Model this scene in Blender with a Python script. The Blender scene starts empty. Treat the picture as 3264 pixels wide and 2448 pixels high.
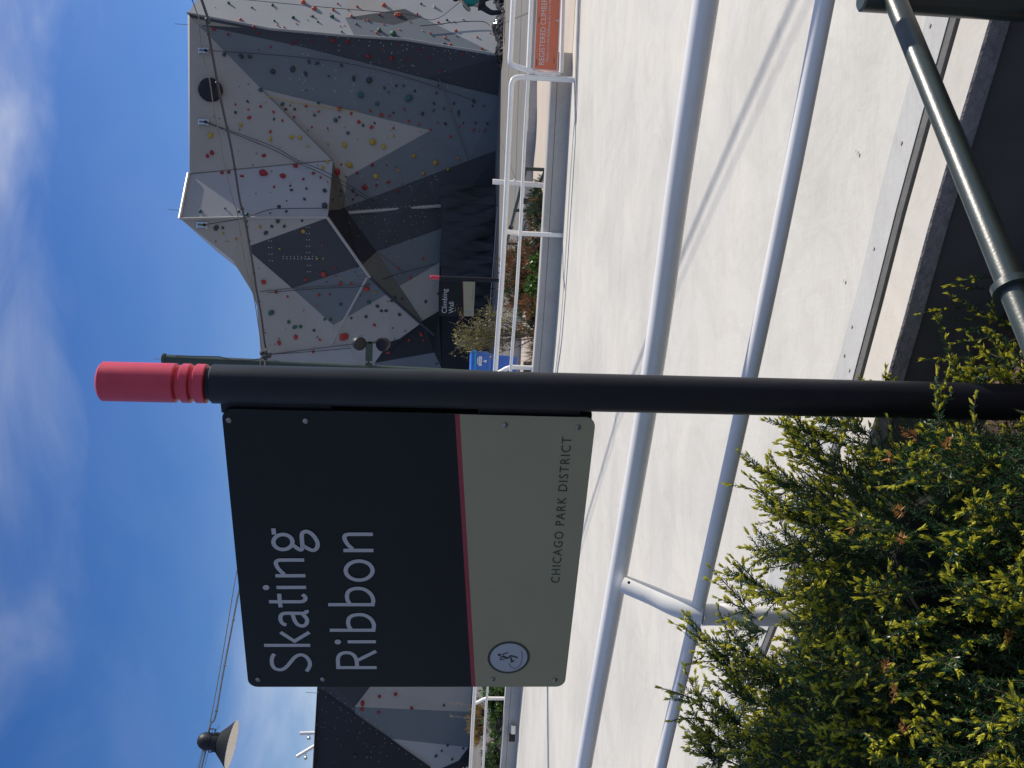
import bpy, bmesh, math, random
import numpy as np
from mathutils import Vector, Matrix
from mathutils.bvhtree import BVHTree
from mathutils.geometry import tessellate_polygon

random.seed(7)
rng = np.random.default_rng(7)
R = math.radians
scene = bpy.context.scene
col = scene.collection

# ------------------------------------------------------------------ camera, sky, sun, exposure
EYE, FPX = 1.6, 2820.0
PITCH, ROLL = R(4.0), 0.034
cF = Vector((0, math.cos(PITCH), -math.sin(PITCH)))
u0 = Vector((0, math.sin(PITCH), math.cos(PITCH)))
r0 = Vector((1, 0, 0))
cR = r0 * math.cos(ROLL) + u0 * math.sin(ROLL)
cU = -r0 * math.sin(ROLL) + u0 * math.cos(ROLL)
CAM = Vector((0, 0, EYE))
cam = bpy.data.cameras.new('camera')
cam.sensor_width = 36.0
cam.lens = 36.0 * FPX / 3264.0
cam.clip_start, cam.clip_end = 0.05, 4000
camo = bpy.data.objects.new('camera', cam)
col.objects.link(camo)
mx = Matrix((-cU, cR, -cF)).transposed()          # the phone was held upright, the picture lies on its side
camo.matrix_world = Matrix.Translation(CAM) @ mx.to_4x4()
scene.camera = camo

SUN_AZ, SUN_EL = R(68), R(44)                   # to the right of straight ahead
sdir = Vector((math.sin(SUN_AZ) * math.cos(SUN_EL), math.cos(SUN_AZ) * math.cos(SUN_EL), math.sin(SUN_EL)))
world = bpy.data.worlds.new('World')
scene.world = world
world.use_nodes = True
wn, wl = world.node_tree.nodes, world.node_tree.links
wn.clear()
out = wn.new('ShaderNodeOutputWorld')
bg = wn.new('ShaderNodeBackground')
sky = wn.new('ShaderNodeTexSky')
sky.sky_type = 'NISHITA'
sky.sun_disc = False
sky.sun_elevation = SUN_EL
sky.sun_rotation = SUN_AZ
sky.altitude = 200
sky.air_density = 1.0
sky.dust_density = 0.4
sky.ozone_density = 3.0
hsv = wn.new('ShaderNodeHueSaturation')
hsv.inputs['Hue'].default_value = 0.514
hsv.inputs['Saturation'].default_value = 1.34
wl.new(sky.outputs[0], hsv.inputs['Color'])
SKYLOC = (11, 3, 6)
tc = wn.new('ShaderNodeTexCoord')
mp = wn.new('ShaderNodeMapping')
mp.inputs['Rotation'].default_value = (0, 0, R(25))
mp.inputs['Scale'].default_value = (1.2, 2.2, 3.4)
mp.inputs['Location'].default_value = SKYLOC
nz = wn.new('ShaderNodeTexNoise')
nz.inputs['Scale'].default_value = 1.7
nz.inputs['Detail'].default_value = 9
nz.inputs['Roughness'].default_value = 0.55
nz.inputs['Distortion'].default_value = 0.5
rp = wn.new('ShaderNodeValToRGB')
rp.color_ramp.elements[0].position = 0.36
rp.color_ramp.elements[0].color = (0, 0, 0, 1)
rp.color_ramp.elements[1].position = 0.72
rp.color_ramp.elements[1].color = (1, 1, 1, 1)
cmx = wn.new('ShaderNodeMix')
cmx.data_type = 'RGBA'
cmx.inputs['B'].default_value = (7.6, 7.9, 8.6, 1)
wl.new(tc.outputs['Generated'], mp.inputs[0])
wl.new(mp.outputs[0], nz.inputs['Vector'])
wl.new(nz.outputs['Fac'], rp.inputs[0])
sep = wn.new('ShaderNodeSeparateXYZ')
wl.new(tc.outputs['Generated'], sep.inputs[0])
def wramp(src, a, b, lo, hi):
    m = wn.new('ShaderNodeMapRange'); m.interpolation_type = 'SMOOTHSTEP'
    for k, v in ((1, a), (2, b), (3, lo), (4, hi)): m.inputs[k].default_value = v
    wl.new(src, m.inputs[0]); return m.outputs[0]
def wmath(op, a, b):
    m = wn.new('ShaderNodeMath'); m.operation = op
    for k, v in ((0, a), (1, b)):
        if isinstance(v, float): m.inputs[k].default_value = v
        else: wl.new(v, m.inputs[k])
    return m.outputs[0]
nz2 = wn.new('ShaderNodeTexNoise'); nz2.inputs['Scale'].default_value = 3.2; nz2.inputs['Detail'].default_value = 6; nz2.inputs['Distortion'].default_value = 0.8
wl.new(mp.outputs[0], nz2.inputs['Vector'])
zw = wmath('ADD', sep.outputs['Z'], wmath('MULTIPLY', wmath('SUBTRACT', nz2.outputs['Fac'], 0.5), 0.30))
high = wramp(zw, 0.36, 0.52, 0.0, 0.68)            # cirrus bank overhead
low = wmath('MULTIPLY', wramp(sep.outputs['Z'], 0.14, 0.26, 1.0, 0.0), wramp(sep.outputs['X'], -0.30, -0.20, 1.0, 0.0))   # bank low on the left
cover = wmath('MAXIMUM', wmath('MAXIMUM', high, low), 0.07)
wl.new(wmath('MAXIMUM', wmath('MULTIPLY', rp.outputs[0], cover), wmath('MULTIPLY', high, 0.24)), cmx.inputs['Factor'])
wl.new(hsv.outputs[0], cmx.inputs['A'])
wl.new(cmx.outputs['Result'], bg.inputs['Color'])
bg.inputs['Strength'].default_value = 0.108
wl.new(bg.outputs[0], out.inputs[0])

sun = bpy.data.lights.new('sun', 'SUN')
sun.energy = 5.0
sun.angle = R(0.6)
sun.color = (1.0, 0.935, 0.83)
suno = bpy.data.objects.new('sun', sun)
col.objects.link(suno)
suno.rotation_euler = (-sdir).to_track_quat('-Z', 'Y').to_euler()
suno.location = sdir * 40

scene.view_settings.view_transform = 'Standard'
scene.view_settings.look = 'None'
scene.view_settings.gamma = 1.0
scene.view_settings.exposure = -0.04
scene.cycles.max_bounces = 8
scene.cycles.transparent_max_bounces = 8

# ------------------------------------------------------------------ measuring helpers (survey rays from the standpoint)
def ray(x, y): return cF + cR * ((1224 - y) / FPX) + cU * ((1632 - x) / FPX)
def onz(x, y, z):
    d = ray(x, y); return CAM + d * ((z - EYE) / d.z)
def ony(x, y, Y):
    d = ray(x, y); return CAM + d * (Y / d.y)
def onplane(x, y, p, n):
    d = ray(x, y); return CAM + d * ((p - CAM).dot(n) / d.dot(n))

# ------------------------------------------------------------------ materials
def mat(name, c, rough=0.6, var=0.12, scale=6.0, bump=0.0, bscale=60.0, metal=0.0, spec=0.5, c2=None, stretch=None, coat=0.0):
    m = bpy.data.materials.new(name); m.use_nodes = True
    N, L = m.node_tree.nodes, m.node_tree.links
    b = N['Principled BSDF']
    b.inputs['Roughness'].default_value = rough
    b.inputs['Metallic'].default_value = metal
    b.inputs['Specular IOR Level'].default_value = spec
    b.inputs['Coat Weight'].default_value = coat
    t = N.new('ShaderNodeTexCoord')
    vec = t.outputs['Object']
    if stretch:
        mpn = N.new('ShaderNodeMapping'); mpn.inputs['Scale'].default_value = stretch
        L.new(vec, mpn.inputs[0]); vec = mpn.outputs[0]
    n = N.new('ShaderNodeTexNoise'); n.inputs['Scale'].default_value = scale
    n.inputs['Detail'].default_value = 7; n.inputs['Roughness'].default_value = 0.6
    L.new(vec, n.inputs['Vector'])
    r = N.new('ShaderNodeValToRGB')
    r.color_ramp.elements[0].position = 0.3; r.color_ramp.elements[1].position = 0.7
    lo = [v * (1 - var) for v in c]; hi = [min(1, v * (1 + var)) for v in c] if c2 is None else c2
    r.color_ramp.elements[0].color = (*lo, 1); r.color_ramp.elements[1].color = (*hi, 1)
    L.new(n.outputs['Fac'], r.inputs[0]); L.new(r.outputs[0], b.inputs['Base Color'])
    if bump:
        n2 = N.new('ShaderNodeTexNoise'); n2.inputs['Scale'].default_value = bscale; n2.inputs['Detail'].default_value = 5
        L.new(t.outputs['Object'], n2.inputs['Vector'])
        bp = N.new('ShaderNodeBump'); bp.inputs['Strength'].default_value = bump; bp.inputs['Distance'].default_value = 0.01
        L.new(n2.outputs['Fac'], bp.inputs['Height']); L.new(bp.outputs[0], b.inputs['Normal'])
    return m

def leafmat(name, c1, c2, rough=0.45, trans=0.25, tcol=None):
    """needles and leaves: every blade its own shade, a little light passing through"""
    m = bpy.data.materials.new(name); m.use_nodes = True
    N, L = m.node_tree.nodes, m.node_tree.links
    b = N['Principled BSDF']; b.inputs['Roughness'].default_value = rough
    b.inputs['Specular IOR Level'].default_value = 0.4
    g = N.new('ShaderNodeNewGeometry')
    r = N.new('ShaderNodeValToRGB')
    r.color_ramp.elements[0].color = (*c1, 1); r.color_ramp.elements[1].color = (*c2, 1)
    L.new(g.outputs['Random Per Island'], r.inputs[0]); L.new(r.outputs[0], b.inputs['Base Color'])
    tr = N.new('ShaderNodeBsdfTranslucent')
    if tcol: tr.inputs['Color'].default_value = (*tcol, 1)
    else: L.new(r.outputs[0], tr.inputs['Color'])
    mxs = N.new('ShaderNodeMixShader'); mxs.inputs[0].default_value = trans
    L.new(b.outputs[0], mxs.inputs[1]); L.new(tr.outputs[0], mxs.inputs[2])
    L.new(mxs.outputs[0], N['Material Output'].inputs['Surface'])
    return m

def concrete(name, base, var, pores=True, scratch=True, warm=(0.03, 0.01, -0.02)):
    m = bpy.data.materials.new(name); m.use_nodes = True
    N, L = m.node_tree.nodes, m.node_tree.links
    b = N['Principled BSDF']; b.inputs['Roughness'].default_value = 0.75
    b.inputs['Specular IOR Level'].default_value = 0.3
    t = N.new('ShaderNodeTexCoord')
    def noise(scale, det=6, st=None, rot=0.0, dist=0.0):
        v = t.outputs['Object']
        if st:
            q = N.new('ShaderNodeMapping'); q.inputs['Scale'].default_value = st; q.inputs['Rotation'].default_value = (0, 0, rot)
            L.new(v, q.inputs[0]); v = q.outputs[0]
        n = N.new('ShaderNodeTexNoise'); n.inputs['Scale'].default_value = scale; n.inputs['Detail'].default_value = det
        n.inputs['Distortion'].default_value = dist
        L.new(v, n.inputs['Vector']); return n.outputs['Fac']
    def ramp(fac, stops):
        r = N.new('ShaderNodeValToRGB'); e = r.color_ramp.elements
        while len(e) < len(stops): e.new(0.5)
        for q, (p, c) in zip(e, stops): q.position = p; q.color = (*c, 1)
        L.new(fac, r.inputs[0]); return r.outputs[0]
    def mix(a, bcol, fac, mode='MULTIPLY'):
        x = N.new('ShaderNodeMix'); x.data_type = 'RGBA'; x.blend_type = mode
        if isinstance(fac, float): x.inputs['Factor'].default_value = fac
        else: L.new(fac, x.inputs['Factor'])
        L.new(a, x.inputs['A']); L.new(bcol, x.inputs['B']); return x.outputs['Result']
    lo = tuple(v * (1 - var) for v in base); hi = tuple(min(1, v * (1 + var * .5) + w) for v, w in zip(base, warm))
    c = ramp(noise(0.55, 8, (1, 1, 1), 0, 0.6), [(0.3, lo), (0.52, base), (0.75, hi)])
    c = mix(c, ramp(noise(2.2, 7, (0.5, 1.3, 1), R(30)), [(0.32, (0.90, 0.90, 0.905)), (0.6, (1, 1, 1))]), 0.6)
    c = mix(c, ramp(noise(1.1, 9, (1, 1, 1), 0, 2.2), [(0.44, (1, 1, 1)), (0.50, (0.94, 0.935, 0.925)), (0.56, (1, 1, 1))]), 0.8)
    c = mix(c, ramp(noise(26, 4), [(0.3, (0.93, 0.93, 0.93)), (0.7, (1.0, 1.0, 1.0))]), 0.7)
    if scratch:                                       # faint trowel and skate marks
        c = mix(c, ramp(noise(5, 3, (0.25, 14, 1), R(38), 0.3), [(0.44, (1, 1, 1)), (0.485, (0.90, 0.90, 0.91)), (0.5, (1, 1, 1))]), 0.7)
        c = mix(c, ramp(noise(3, 2, (9, 0.4, 1), R(12), 1.2), [(0.47, (1, 1, 1)), (0.495, (1.05, 1.05, 1.04)), (0.52, (1, 1, 1))]), 0.7)
    if pores:
        v = N.new('ShaderNodeTexVoronoi'); v.inputs['Scale'].default_value = 7
        q = N.new('ShaderNodeMapping'); q.inputs['Scale'].default_value = (1.0, 1.6, 1.0); L.new(t.outputs['Object'], q.inputs[0])
        L.new(q.outputs[0], v.inputs['Vector'])
        c = mix(c, ramp(v.outputs['Distance'], [(0.02, (0.45, 0.44, 0.43)), (0.05, (1, 1, 1))]), 0.8)
    L.new(c, b.inputs['Base Color'])
    bp = N.new('ShaderNodeBump'); bp.inputs['Strength'].default_value = 0.25; bp.inputs['Distance'].default_value = 0.004
    L.new(noise(55, 5), bp.inputs['Height']); L.new(bp.outputs[0], b.inputs['Normal'])
    return m

M = {}
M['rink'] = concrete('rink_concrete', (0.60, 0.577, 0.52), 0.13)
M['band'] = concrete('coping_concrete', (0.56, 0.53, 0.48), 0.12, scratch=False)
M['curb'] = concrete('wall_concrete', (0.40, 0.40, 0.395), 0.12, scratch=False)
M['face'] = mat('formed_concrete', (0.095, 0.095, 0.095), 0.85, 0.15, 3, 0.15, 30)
M['lip'] = mat('rough_concrete', (0.25, 0.235, 0.23), 0.95, 0.25, 25, 1.0, 55)
M['trowel'] = concrete('trowelled_margin', (0.50, 0.495, 0.475), 0.10)
M['sealant'] = mat('grey_sealant', (0.125, 0.122, 0.115), 0.9, 0.15, 12, 0.3, 60)
M['step'] = mat('slab_edge', (0.40, 0.39, 0.36), 0.9, 0.15, 12, 0.4, 60)
M['plaza'] = mat('grey_paving', (0.165, 0.155, 0.145), 0.85, 0.14, 0.8, 0.2, 20)
M['tan'] = mat('tan_paving', (0.50, 0.42, 0.34), 0.85, 0.08, 1.2, 0.2, 40)
M['soil'] = mat('mulch_soil', (0.060, 0.038, 0.028), 0.95, 0.5, 18, 1.0, 40)
M['chip'] = mat('bark_chip', (0.15, 0.095, 0.065), 0.9, 0.4, 9)
M['white'] = mat('white_powder_coat', (0.80, 0.785, 0.755), 0.32, 0.06, 3, 0.08, 350, spec=0.5)
M['green'] = mat('dark_green_gloss', (0.026, 0.038, 0.032), 0.36, 0.2, 20, 0.06, 120, spec=0.8)
M['polegreen'] = mat('pole_green_paint', (0.030, 0.047, 0.036), 0.4, 0.2, 10)
M['black'] = mat('black_metal_paint', (0.010, 0.011, 0.017), 0.48, 0.25, 14, 0.06, 300, spec=0.35)
M['sign_dark'] = mat('sign_charcoal', (0.006, 0.0105, 0.012), 0.55, 0.10, 2.5, 0.03, 500, spec=0.3)
M['sign_red'] = mat('sign_red', (0.33, 0.028, 0.05), 0.45, 0.05)
M['sign_beige'] = mat('sign_beige', (0.345, 0.32, 0.205), 0.5, 0.04, 5, 0.03, 500)
M['sign_text'] = mat('sign_silver_text', (0.50, 0.51, 0.53), 0.5, 0.03)
M['sign_ink'] = mat('sign_dark_ink', (0.038, 0.048, 0.045), 0.5, 0.05)
M['sign_disc'] = mat('sign_pale_disc', (0.42, 0.45, 0.50), 0.5, 0.03)
M['bolt'] = mat('bolt_steel', (0.30, 0.30, 0.30), 0.35, 0.2, 80, metal=0.9)
M['cap_red'] = mat('cap_red_paint', (0.66, 0.05, 0.085), 0.36, 0.07, 25, 0.05, 260)
M['steel'] = mat('galvanised_steel', (0.62, 0.63, 0.64), 0.3, 0.15, 30, metal=0.9)
M['cable'] = mat('cable_sheath', (0.04, 0.04, 0.048), 0.6, 0.2)
M['cablegrey'] = mat('wire_grey', (0.16, 0.155, 0.15), 0.6, 0.2)
M['orange'] = mat('orange_banner', (0.66, 0.17, 0.085), 0.55, 0.06, 3)
M['banner_text'] = mat('banner_text', (0.66, 0.58, 0.55), 0.6, 0.03)
M['slit'] = mat('banner_slit', (0.10, 0.03, 0.02), 0.8, 0.1)
M['bluebin'] = mat('blue_plastic', (0.045, 0.17, 0.62), 0.35, 0.08, 6)
M['teal'] = mat('teal_seam', (0.03, 0.42, 0.66), 0.4, 0.1)
M['label'] = mat('white_label', (0.75, 0.8, 0.85), 0.5, 0.03)
M['rubber'] = mat('black_rubber', (0.02, 0.02, 0.02), 0.8, 0.2)
# climbing wall paints
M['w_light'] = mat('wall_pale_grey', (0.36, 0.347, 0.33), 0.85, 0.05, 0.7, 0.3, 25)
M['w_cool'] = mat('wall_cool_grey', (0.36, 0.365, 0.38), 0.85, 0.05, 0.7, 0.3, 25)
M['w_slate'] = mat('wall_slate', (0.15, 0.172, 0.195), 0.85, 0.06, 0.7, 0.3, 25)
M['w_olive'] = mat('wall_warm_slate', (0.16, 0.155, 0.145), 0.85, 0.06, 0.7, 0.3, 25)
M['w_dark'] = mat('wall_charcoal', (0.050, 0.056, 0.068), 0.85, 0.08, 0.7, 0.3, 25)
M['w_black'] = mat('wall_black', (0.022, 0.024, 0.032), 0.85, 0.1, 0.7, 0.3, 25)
M['w_side'] = mat('wall_side', (0.50, 0.50, 0.50), 0.85, 0.05)
M['rib'] = mat('wall_rib', (0.42, 0.40, 0.38), 0.8, 0.06)
M['tarp'] = mat('black_tarpaulin', (0.015, 0.016, 0.021), 0.6, 0.2, 4, 0.6, 3)
M['sheet'] = mat('black_plastic_sheet', (0.02, 0.02, 0.022), 0.16, 0.2)
HC = {'r': (0.40, 0.045, 0.035), 'R': (0.29, 0.020, 0.030), 'o': (0.60, 0.12, 0.06), 'd': (0.045, 0.055, 0.065), 't': (0.04, 0.11, 0.135),
      'y': (0.44, 0.32, 0.05), 'g': (0.03, 0.12, 0.075), 'w': (0.5, 0.5, 0.5), 'b': (0.05, 0.25, 0.6), 'a': (0.42, 0.22, 0.045)}
for k, c in HC.items(): M['h' + k] = mat('hold_resin_' + {'r':'red','R':'crimson','o':'orange_red','d':'charcoal','t':'teal','y':'yellow','g':'green','w':'white','b':'blue','a':'amber'}[k], c, 0.7, 0.12, 20)
# plants
M['yew'] = leafmat('yew_needle', (0.016, 0.054, 0.022), (0.060, 0.145, 0.045), 0.36, 0.2)
M['yewtip'] = leafmat('yew_new_growth', (0.44, 0.46, 0.035), (0.72, 0.66, 0.09), 0.5, 0.4)
M['yewdead'] = leafmat('yew_dry_spray', (0.30, 0.13, 0.035), (0.48, 0.24, 0.07), 0.6, 0.25)
M['twig'] = mat('twig_bark', (0.060, 0.045, 0.028), 0.9, 0.3, 30)
M['twiggrey'] = mat('twig_bark_pale', (0.17, 0.145, 0.12), 0.9, 0.3, 30)
M['core'] = mat('dark_filler', (0.006, 0.008, 0.005), 1.0, 0.4, 12)  # near-black colour stands in for the shade inside the shrubs
M['jun'] = leafmat('juniper_green', (0.025, 0.055, 0.028), (0.075, 0.11, 0.045))
M['junred'] = leafmat('juniper_bronze', (0.20, 0.075, 0.035), (0.33, 0.15, 0.07))
M['leaf'] = leafmat('broad_leaf_green', (0.035, 0.085, 0.018), (0.11, 0.21, 0.04), 0.4, 0.35)
M['olive'] = leafmat('spring_leaf_olive', (0.13, 0.12, 0.035), (0.29, 0.26, 0.08), 0.5, 0.35)
M['dry'] = leafmat('dry_stem', (0.16, 0.11, 0.07), (0.34, 0.25, 0.16), 0.7, 0.1)
M['gold'] = leafmat('ornamental_gold', (0.22, 0.12, 0.03), (0.36, 0.22, 0.06), 0.6, 0.25)
# person
M['skin'] = mat('skin', (0.52, 0.33, 0.25), 0.5, 0.05)
M['hair'] = mat('brown_hair', (0.06, 0.03, 0.02), 0.6, 0.2)
M['shirt'] = mat('teal_cloth', (0.01, 0.22, 0.20), 0.8, 0.1)
M['trouser'] = mat('black_cloth', (0.02, 0.022, 0.03), 0.85, 0.1)
M['shoe'] = mat('grey_shoe', (0.25, 0.26, 0.30), 0.6, 0.1)

# ------------------------------------------------------------------ object helpers
ORG = {}
def tag(o, label=None, cat=None, group=None, kind=None):
    if label: o['label'] = label
    if cat: o['category'] = cat
    if group: o['group'] = group
    if kind: o['kind'] = kind
    return o
def thing(name, loc, label, cat, group=None):
    o = bpy.data.objects.new(name, None); col.objects.link(o); o.location = loc
    o.empty_display_size = 0.1
    ORG[o.name] = Vector(loc)
    return tag(o, label, cat, group)

class MB:
    """collects faces in world space, builds ONE mesh object"""
    def __init__(s): s.v, s.f, s.m = [], [], []
    def add(s, vs, fs, mi=0):
        k = len(s.v); s.v += [tuple(p) for p in vs]
        s.f += [tuple(i + k for i in q) for q in fs]; s.m += [mi] * len(fs)
        return s
    def box(s, c, size, ax=None, mi=0):
        ax = ax or (Vector((1, 0, 0)), Vector((0, 1, 0)), Vector((0, 0, 1)))
        c = Vector(c); hx, hy, hz = [a * (d / 2) for a, d in zip(ax, size)]
        P = [c + hx * i + hy * j + hz * k for k in (-1, 1) for j in (-1, 1) for i in (-1, 1)]
        return s.add(P, [(0, 2, 3, 1), (4, 5, 7, 6), (0, 1, 5, 4), (2, 6, 7, 3), (0, 4, 6, 2), (1, 3, 7, 5)], mi)
    def tube(s, pts, r, seg=14, cap=True, mi=0):
        pts = [Vector(p) for p in pts]; n = len(pts)
        rs = r if isinstance(r, (list, tuple)) else [r] * n
        T = []
        for i in range(n):
            a, b = pts[max(0, i - 1)], pts[min(n - 1, i + 1)]
            T.append((b - a).normalized())
        up = Vector((0, 0, 1)) if abs(T[0].z) < 0.9 else Vector((0, 1, 0))
        side = T[0].cross(up).normalized()
        V = []
        for i in range(n):
            side = (side - T[i] * side.dot(T[i])).normalized()
            o = T[i].cross(side)
            for k in range(seg):
                a = 2 * math.pi * k / seg
                V.append(pts[i] + (side * math.cos(a) + o * math.sin(a)) * rs[i])
        Fs = []
        for i in range(n - 1):
            for k in range(seg):
                k2 = (k + 1) % seg
                Fs.append((i * seg + k, i * seg + k2, (i + 1) * seg + k2, (i + 1) * seg + k))
        if cap:
            Fs.append(tuple(range(seg - 1, -1, -1))); Fs.append(tuple((n - 1) * seg + k for k in range(seg)))
        return s.add(V, Fs, mi)
    def lathe(s, prof, o, ax, seg=40, mi=0, side=None):
        """prof: (distance along ax, radius)"""
        ax = Vector(ax).normalized(); o = Vector(o)
        a0 = ax.cross(Vector((0, 1, 0)) if abs(ax.y) < .9 else Vector((1, 0, 0))).normalized(); b0 = ax.cross(a0)
        V, Fs = [], []
        for t, r in prof:
            for k in range(seg):
                a = 2 * math.pi * k / seg
                V.append(o + ax * t + (a0 * math.cos(a) + b0 * math.sin(a)) * r)
        for i in range(len(prof) - 1):
            for k in range(seg):
                k2 = (k + 1) % seg
                Fs.append((i * seg + k, i * seg + k2, (i + 1) * seg + k2, (i + 1) * seg + k))
        Fs.append(tuple(range(seg - 1, -1, -1))); Fs.append(tuple((len(prof) - 1) * seg + k for k in range(seg)))
        return s.add(V, Fs, mi)
    def prism(s, poly, ex, mi=0, sides=True, mside=None):
        """polygon (3-D points) extruded by ex"""
        poly = [Vector(p) for p in poly]; n = len(poly); ex = Vector(ex)
        V = poly + [p + ex for p in poly]
        tris = [tuple(t) for t in tessellate_polygon([poly])]
        s.add(V, tris + [tuple(i + n for i in reversed(t)) for t in tris], mi)
        if sides:
            k = len(s.v) - 2 * n
            for i in range(n):
                j = (i + 1) % n
                s.f.append((k + i, k + j, k + n + j, k + n + i)); s.m.append(mi if mside is None else mside)
        return s
    def blob(s, c, r, seed=0, squash=None, n=None, sub=2, amp=0.3, mi=0):
        bm = bmesh.new(); bmesh.ops.create_icosphere(bm, subdivisions=sub, radius=1.0)
        rr = random.Random(seed); ph = [rr.uniform(0, 6.28) for _ in range(6)]; fr = [rr.uniform(1.2, 3.2) for _ in range(6)]
        c = Vector(c)
        q = n.to_track_quat('Z', 'Y').to_matrix() if n is not None else Matrix.Identity(3)
        spin = Matrix.Rotation(rr.uniform(0, 6.28), 3, 'Z')
        V = []
        for v in bm.verts:
            p = v.co
            k = 1 + amp * (math.sin(p.x * fr[0] + ph[0]) + math.sin(p.y * fr[1] + ph[1]) + math.sin(p.z * fr[2] + ph[2]) + .6 * math.sin(p.x * 5 + p.y * 4 + ph[3])) / 3
            w = Vector((p.x * k * r * (squash[0] if squash else 1), p.y * k * r * (squash[1] if squash else 1), p.z * k * r * (squash[2] if squash else 1)))
            V.append(c + q @ (spin @ w))
        s.add(V, [tuple(v.index for v in f.verts) for f in bm.faces], mi); bm.free()
        return s
    def build(s, name, mats, parent=None, smooth=False, bevel=0.0):
        if not isinstance(mats, (list, tuple)): mats = [mats]
        o0 = ORG[parent.name] if parent is not None else Vector((0, 0, 0))
        me = bpy.data.meshes.new(name)
        me.from_pydata([(p[0] - o0.x, p[1] - o0.y, p[2] - o0.z) for p in s.v], [], s.f)
        for m in mats: me.materials.append(m)
        if len(mats) > 1: me.polygons.foreach_set('material_index', s.m)
        if smooth is True: me.polygons.foreach_set('use_smooth', [True] * len(s.f))
        me.validate(); me.update()
        if smooth == 'auto': me.set_sharp_from_angle(angle=R(35)); me.polygons.foreach_set('use_smooth', [True] * len(me.polygons))
        o = bpy.data.objects.new(name, me); col.objects.link(o)
        if parent is not None:
            o.parent = parent
        ORG[o.name] = o0
        if bevel:
            b = o.modifiers.new('bevel', 'BEVEL'); b.width = bevel; b.segments = 2; b.limit_method = 'ANGLE'; b.angle_limit = R(40)
        return o

def spline(pts, n=8, closed=False):
    pts = [Vector(p) for p in pts]; L = len(pts); o = []
    rngi = range(L if closed else L - 1)
    for i in rngi:
        if closed: p0, p1, p2, p3 = pts[i - 1], pts[i], pts[(i + 1) % L], pts[(i + 2) % L]
        else: p0, p1, p2, p3 = pts[max(0, i - 1)], pts[i], pts[i + 1], pts[min(L - 1, i + 2)]
        for k in range(n):
            t = k / n
            o.append(0.5 * ((2 * p1) + (p2 - p0) * t + (2 * p0 - 5 * p1 + 4 * p2 - p3) * t * t + (3 * p1 - p0 - 3 * p2 + p3) * t ** 3))
    if not closed: o.append(pts[-1])
    return o

def ribbon(mb, pts, w, fr, lift, closed=False, mi=0):
    """flat stroke on a plane frame fr = (origin, ex, ey, n); pts are plane 2-D metres"""
    O, ex, ey, n = fr
    P = [Vector((p[0], p[1])) for p in pts]; L = len(P); V = []
    for i in range(L):
        if closed: a, b = P[i - 1], P[(i + 1) % L]
        else: a, b = P[max(0, i - 1)], P[min(L - 1, i + 1)]
        d = (b - a).normalized(); q = Vector((-d.y, d.x)) * (w / 2)
        if 0 < i < L - 1 or closed:                   # mitre
            e = (P[(i + 1) % L] - P[i]).normalized(); c = max(0.5, abs(e.dot(d))); q = q / c
        for sgn in (1, -1):
            t = P[i] + q * sgn
            V.append(O + ex * t.x + ey * t.y + n * lift)
    Fs = []
    for i in range(L if closed else L - 1):
        j = (i + 1) % L
        Fs.append((2 * i, 2 * i + 1, 2 * j + 1, 2 * j))
    mb.add(V, Fs, mi)

def text_mesh(body, spacing=1.0):
    cu = bpy.data.curves.new('lettering_source', 'FONT'); cu.body = body; cu.size = 1; cu.space_character = spacing
    cu.resolution_u = 4
    o = bpy.data.objects.new('lettering_source', cu); col.objects.link(o)
    dg = bpy.context.evaluated_depsgraph_get(); dg.update()
    me = bpy.data.meshes.new_from_object(o.evaluated_get(dg))
    V = [tuple(v.co) for v in me.vertices]; Fs = [tuple(p.vertices) for p in me.polygons]
    bpy.data.objects.remove(o); bpy.data.curves.remove(cu); bpy.data.meshes.remove(me)
    return V, Fs
def put_text(mb, body, A, B, H, n, lift=0.0012, spacing=1.0, capref=None, mi=0):
    """text with its base from A to B (3-D) and its cap height vector H"""
    V, Fs = text_mesh(body, spacing)
    cap = max(v[1] for v in text_mesh(capref or 'H')[0])
    x0, x1 = min(v[0] for v in V), max(v[0] for v in V)
    W = [A + (B - A) * ((v[0] - x0) / (x1 - x0)) + H * (v[1] / cap) + n * lift for v in V]
    mb.add(W, Fs, mi)

def clip(poly, a, b, c):
    """keep the part of a 2-D polygon where a*x+b*y+c >= 0"""
    o = []
    for i in range(len(poly)):
        p, q = poly[i], poly[(i + 1) % len(poly)]
        dp, dq = a * p[0] + b * p[1] + c, a * q[0] + b * q[1] + c
        if dp >= 0: o.append(p)
        if (dp >= 0) != (dq >= 0):
            t = dp / (dp - dq); o.append((p[0] + (q[0] - p[0]) * t, p[1] + (q[1] - p[1]) * t))
    return o
def rrect(x0, y0, x1, y1, r, n=8):
    o = []
    for cx, cy, a in ((x1 - r, y1 - r, 0), (x0 + r, y1 - r, 90), (x0 + r, y0 + r, 180), (x1 - r, y0 + r, 270)):
        for k in range(n + 1):
            t = R(a + 90 * k / n); o.append((cx + r * math.cos(t), cy + r * math.sin(t)))
    return o

# ------------------------------------------------------------------ ground, skating path, kerbs
def sheet(name, xs, ys, zf, m, kind='structure'):
    V = [(x, y, zf(x, y)) for y in ys for x in xs]; w = len(xs)
    Fs = [(j * w + i, j * w + i + 1, (j + 1) * w + i + 1, (j + 1) * w + i) for j in range(len(ys) - 1) for i in range(w - 1)]
    o = MB().add(V, Fs).build(name, m, smooth=True); o['kind'] = kind
    return o
def lin(a, b, n): return [a + (b - a) * i / (n - 1) for i in range(n)]

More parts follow.
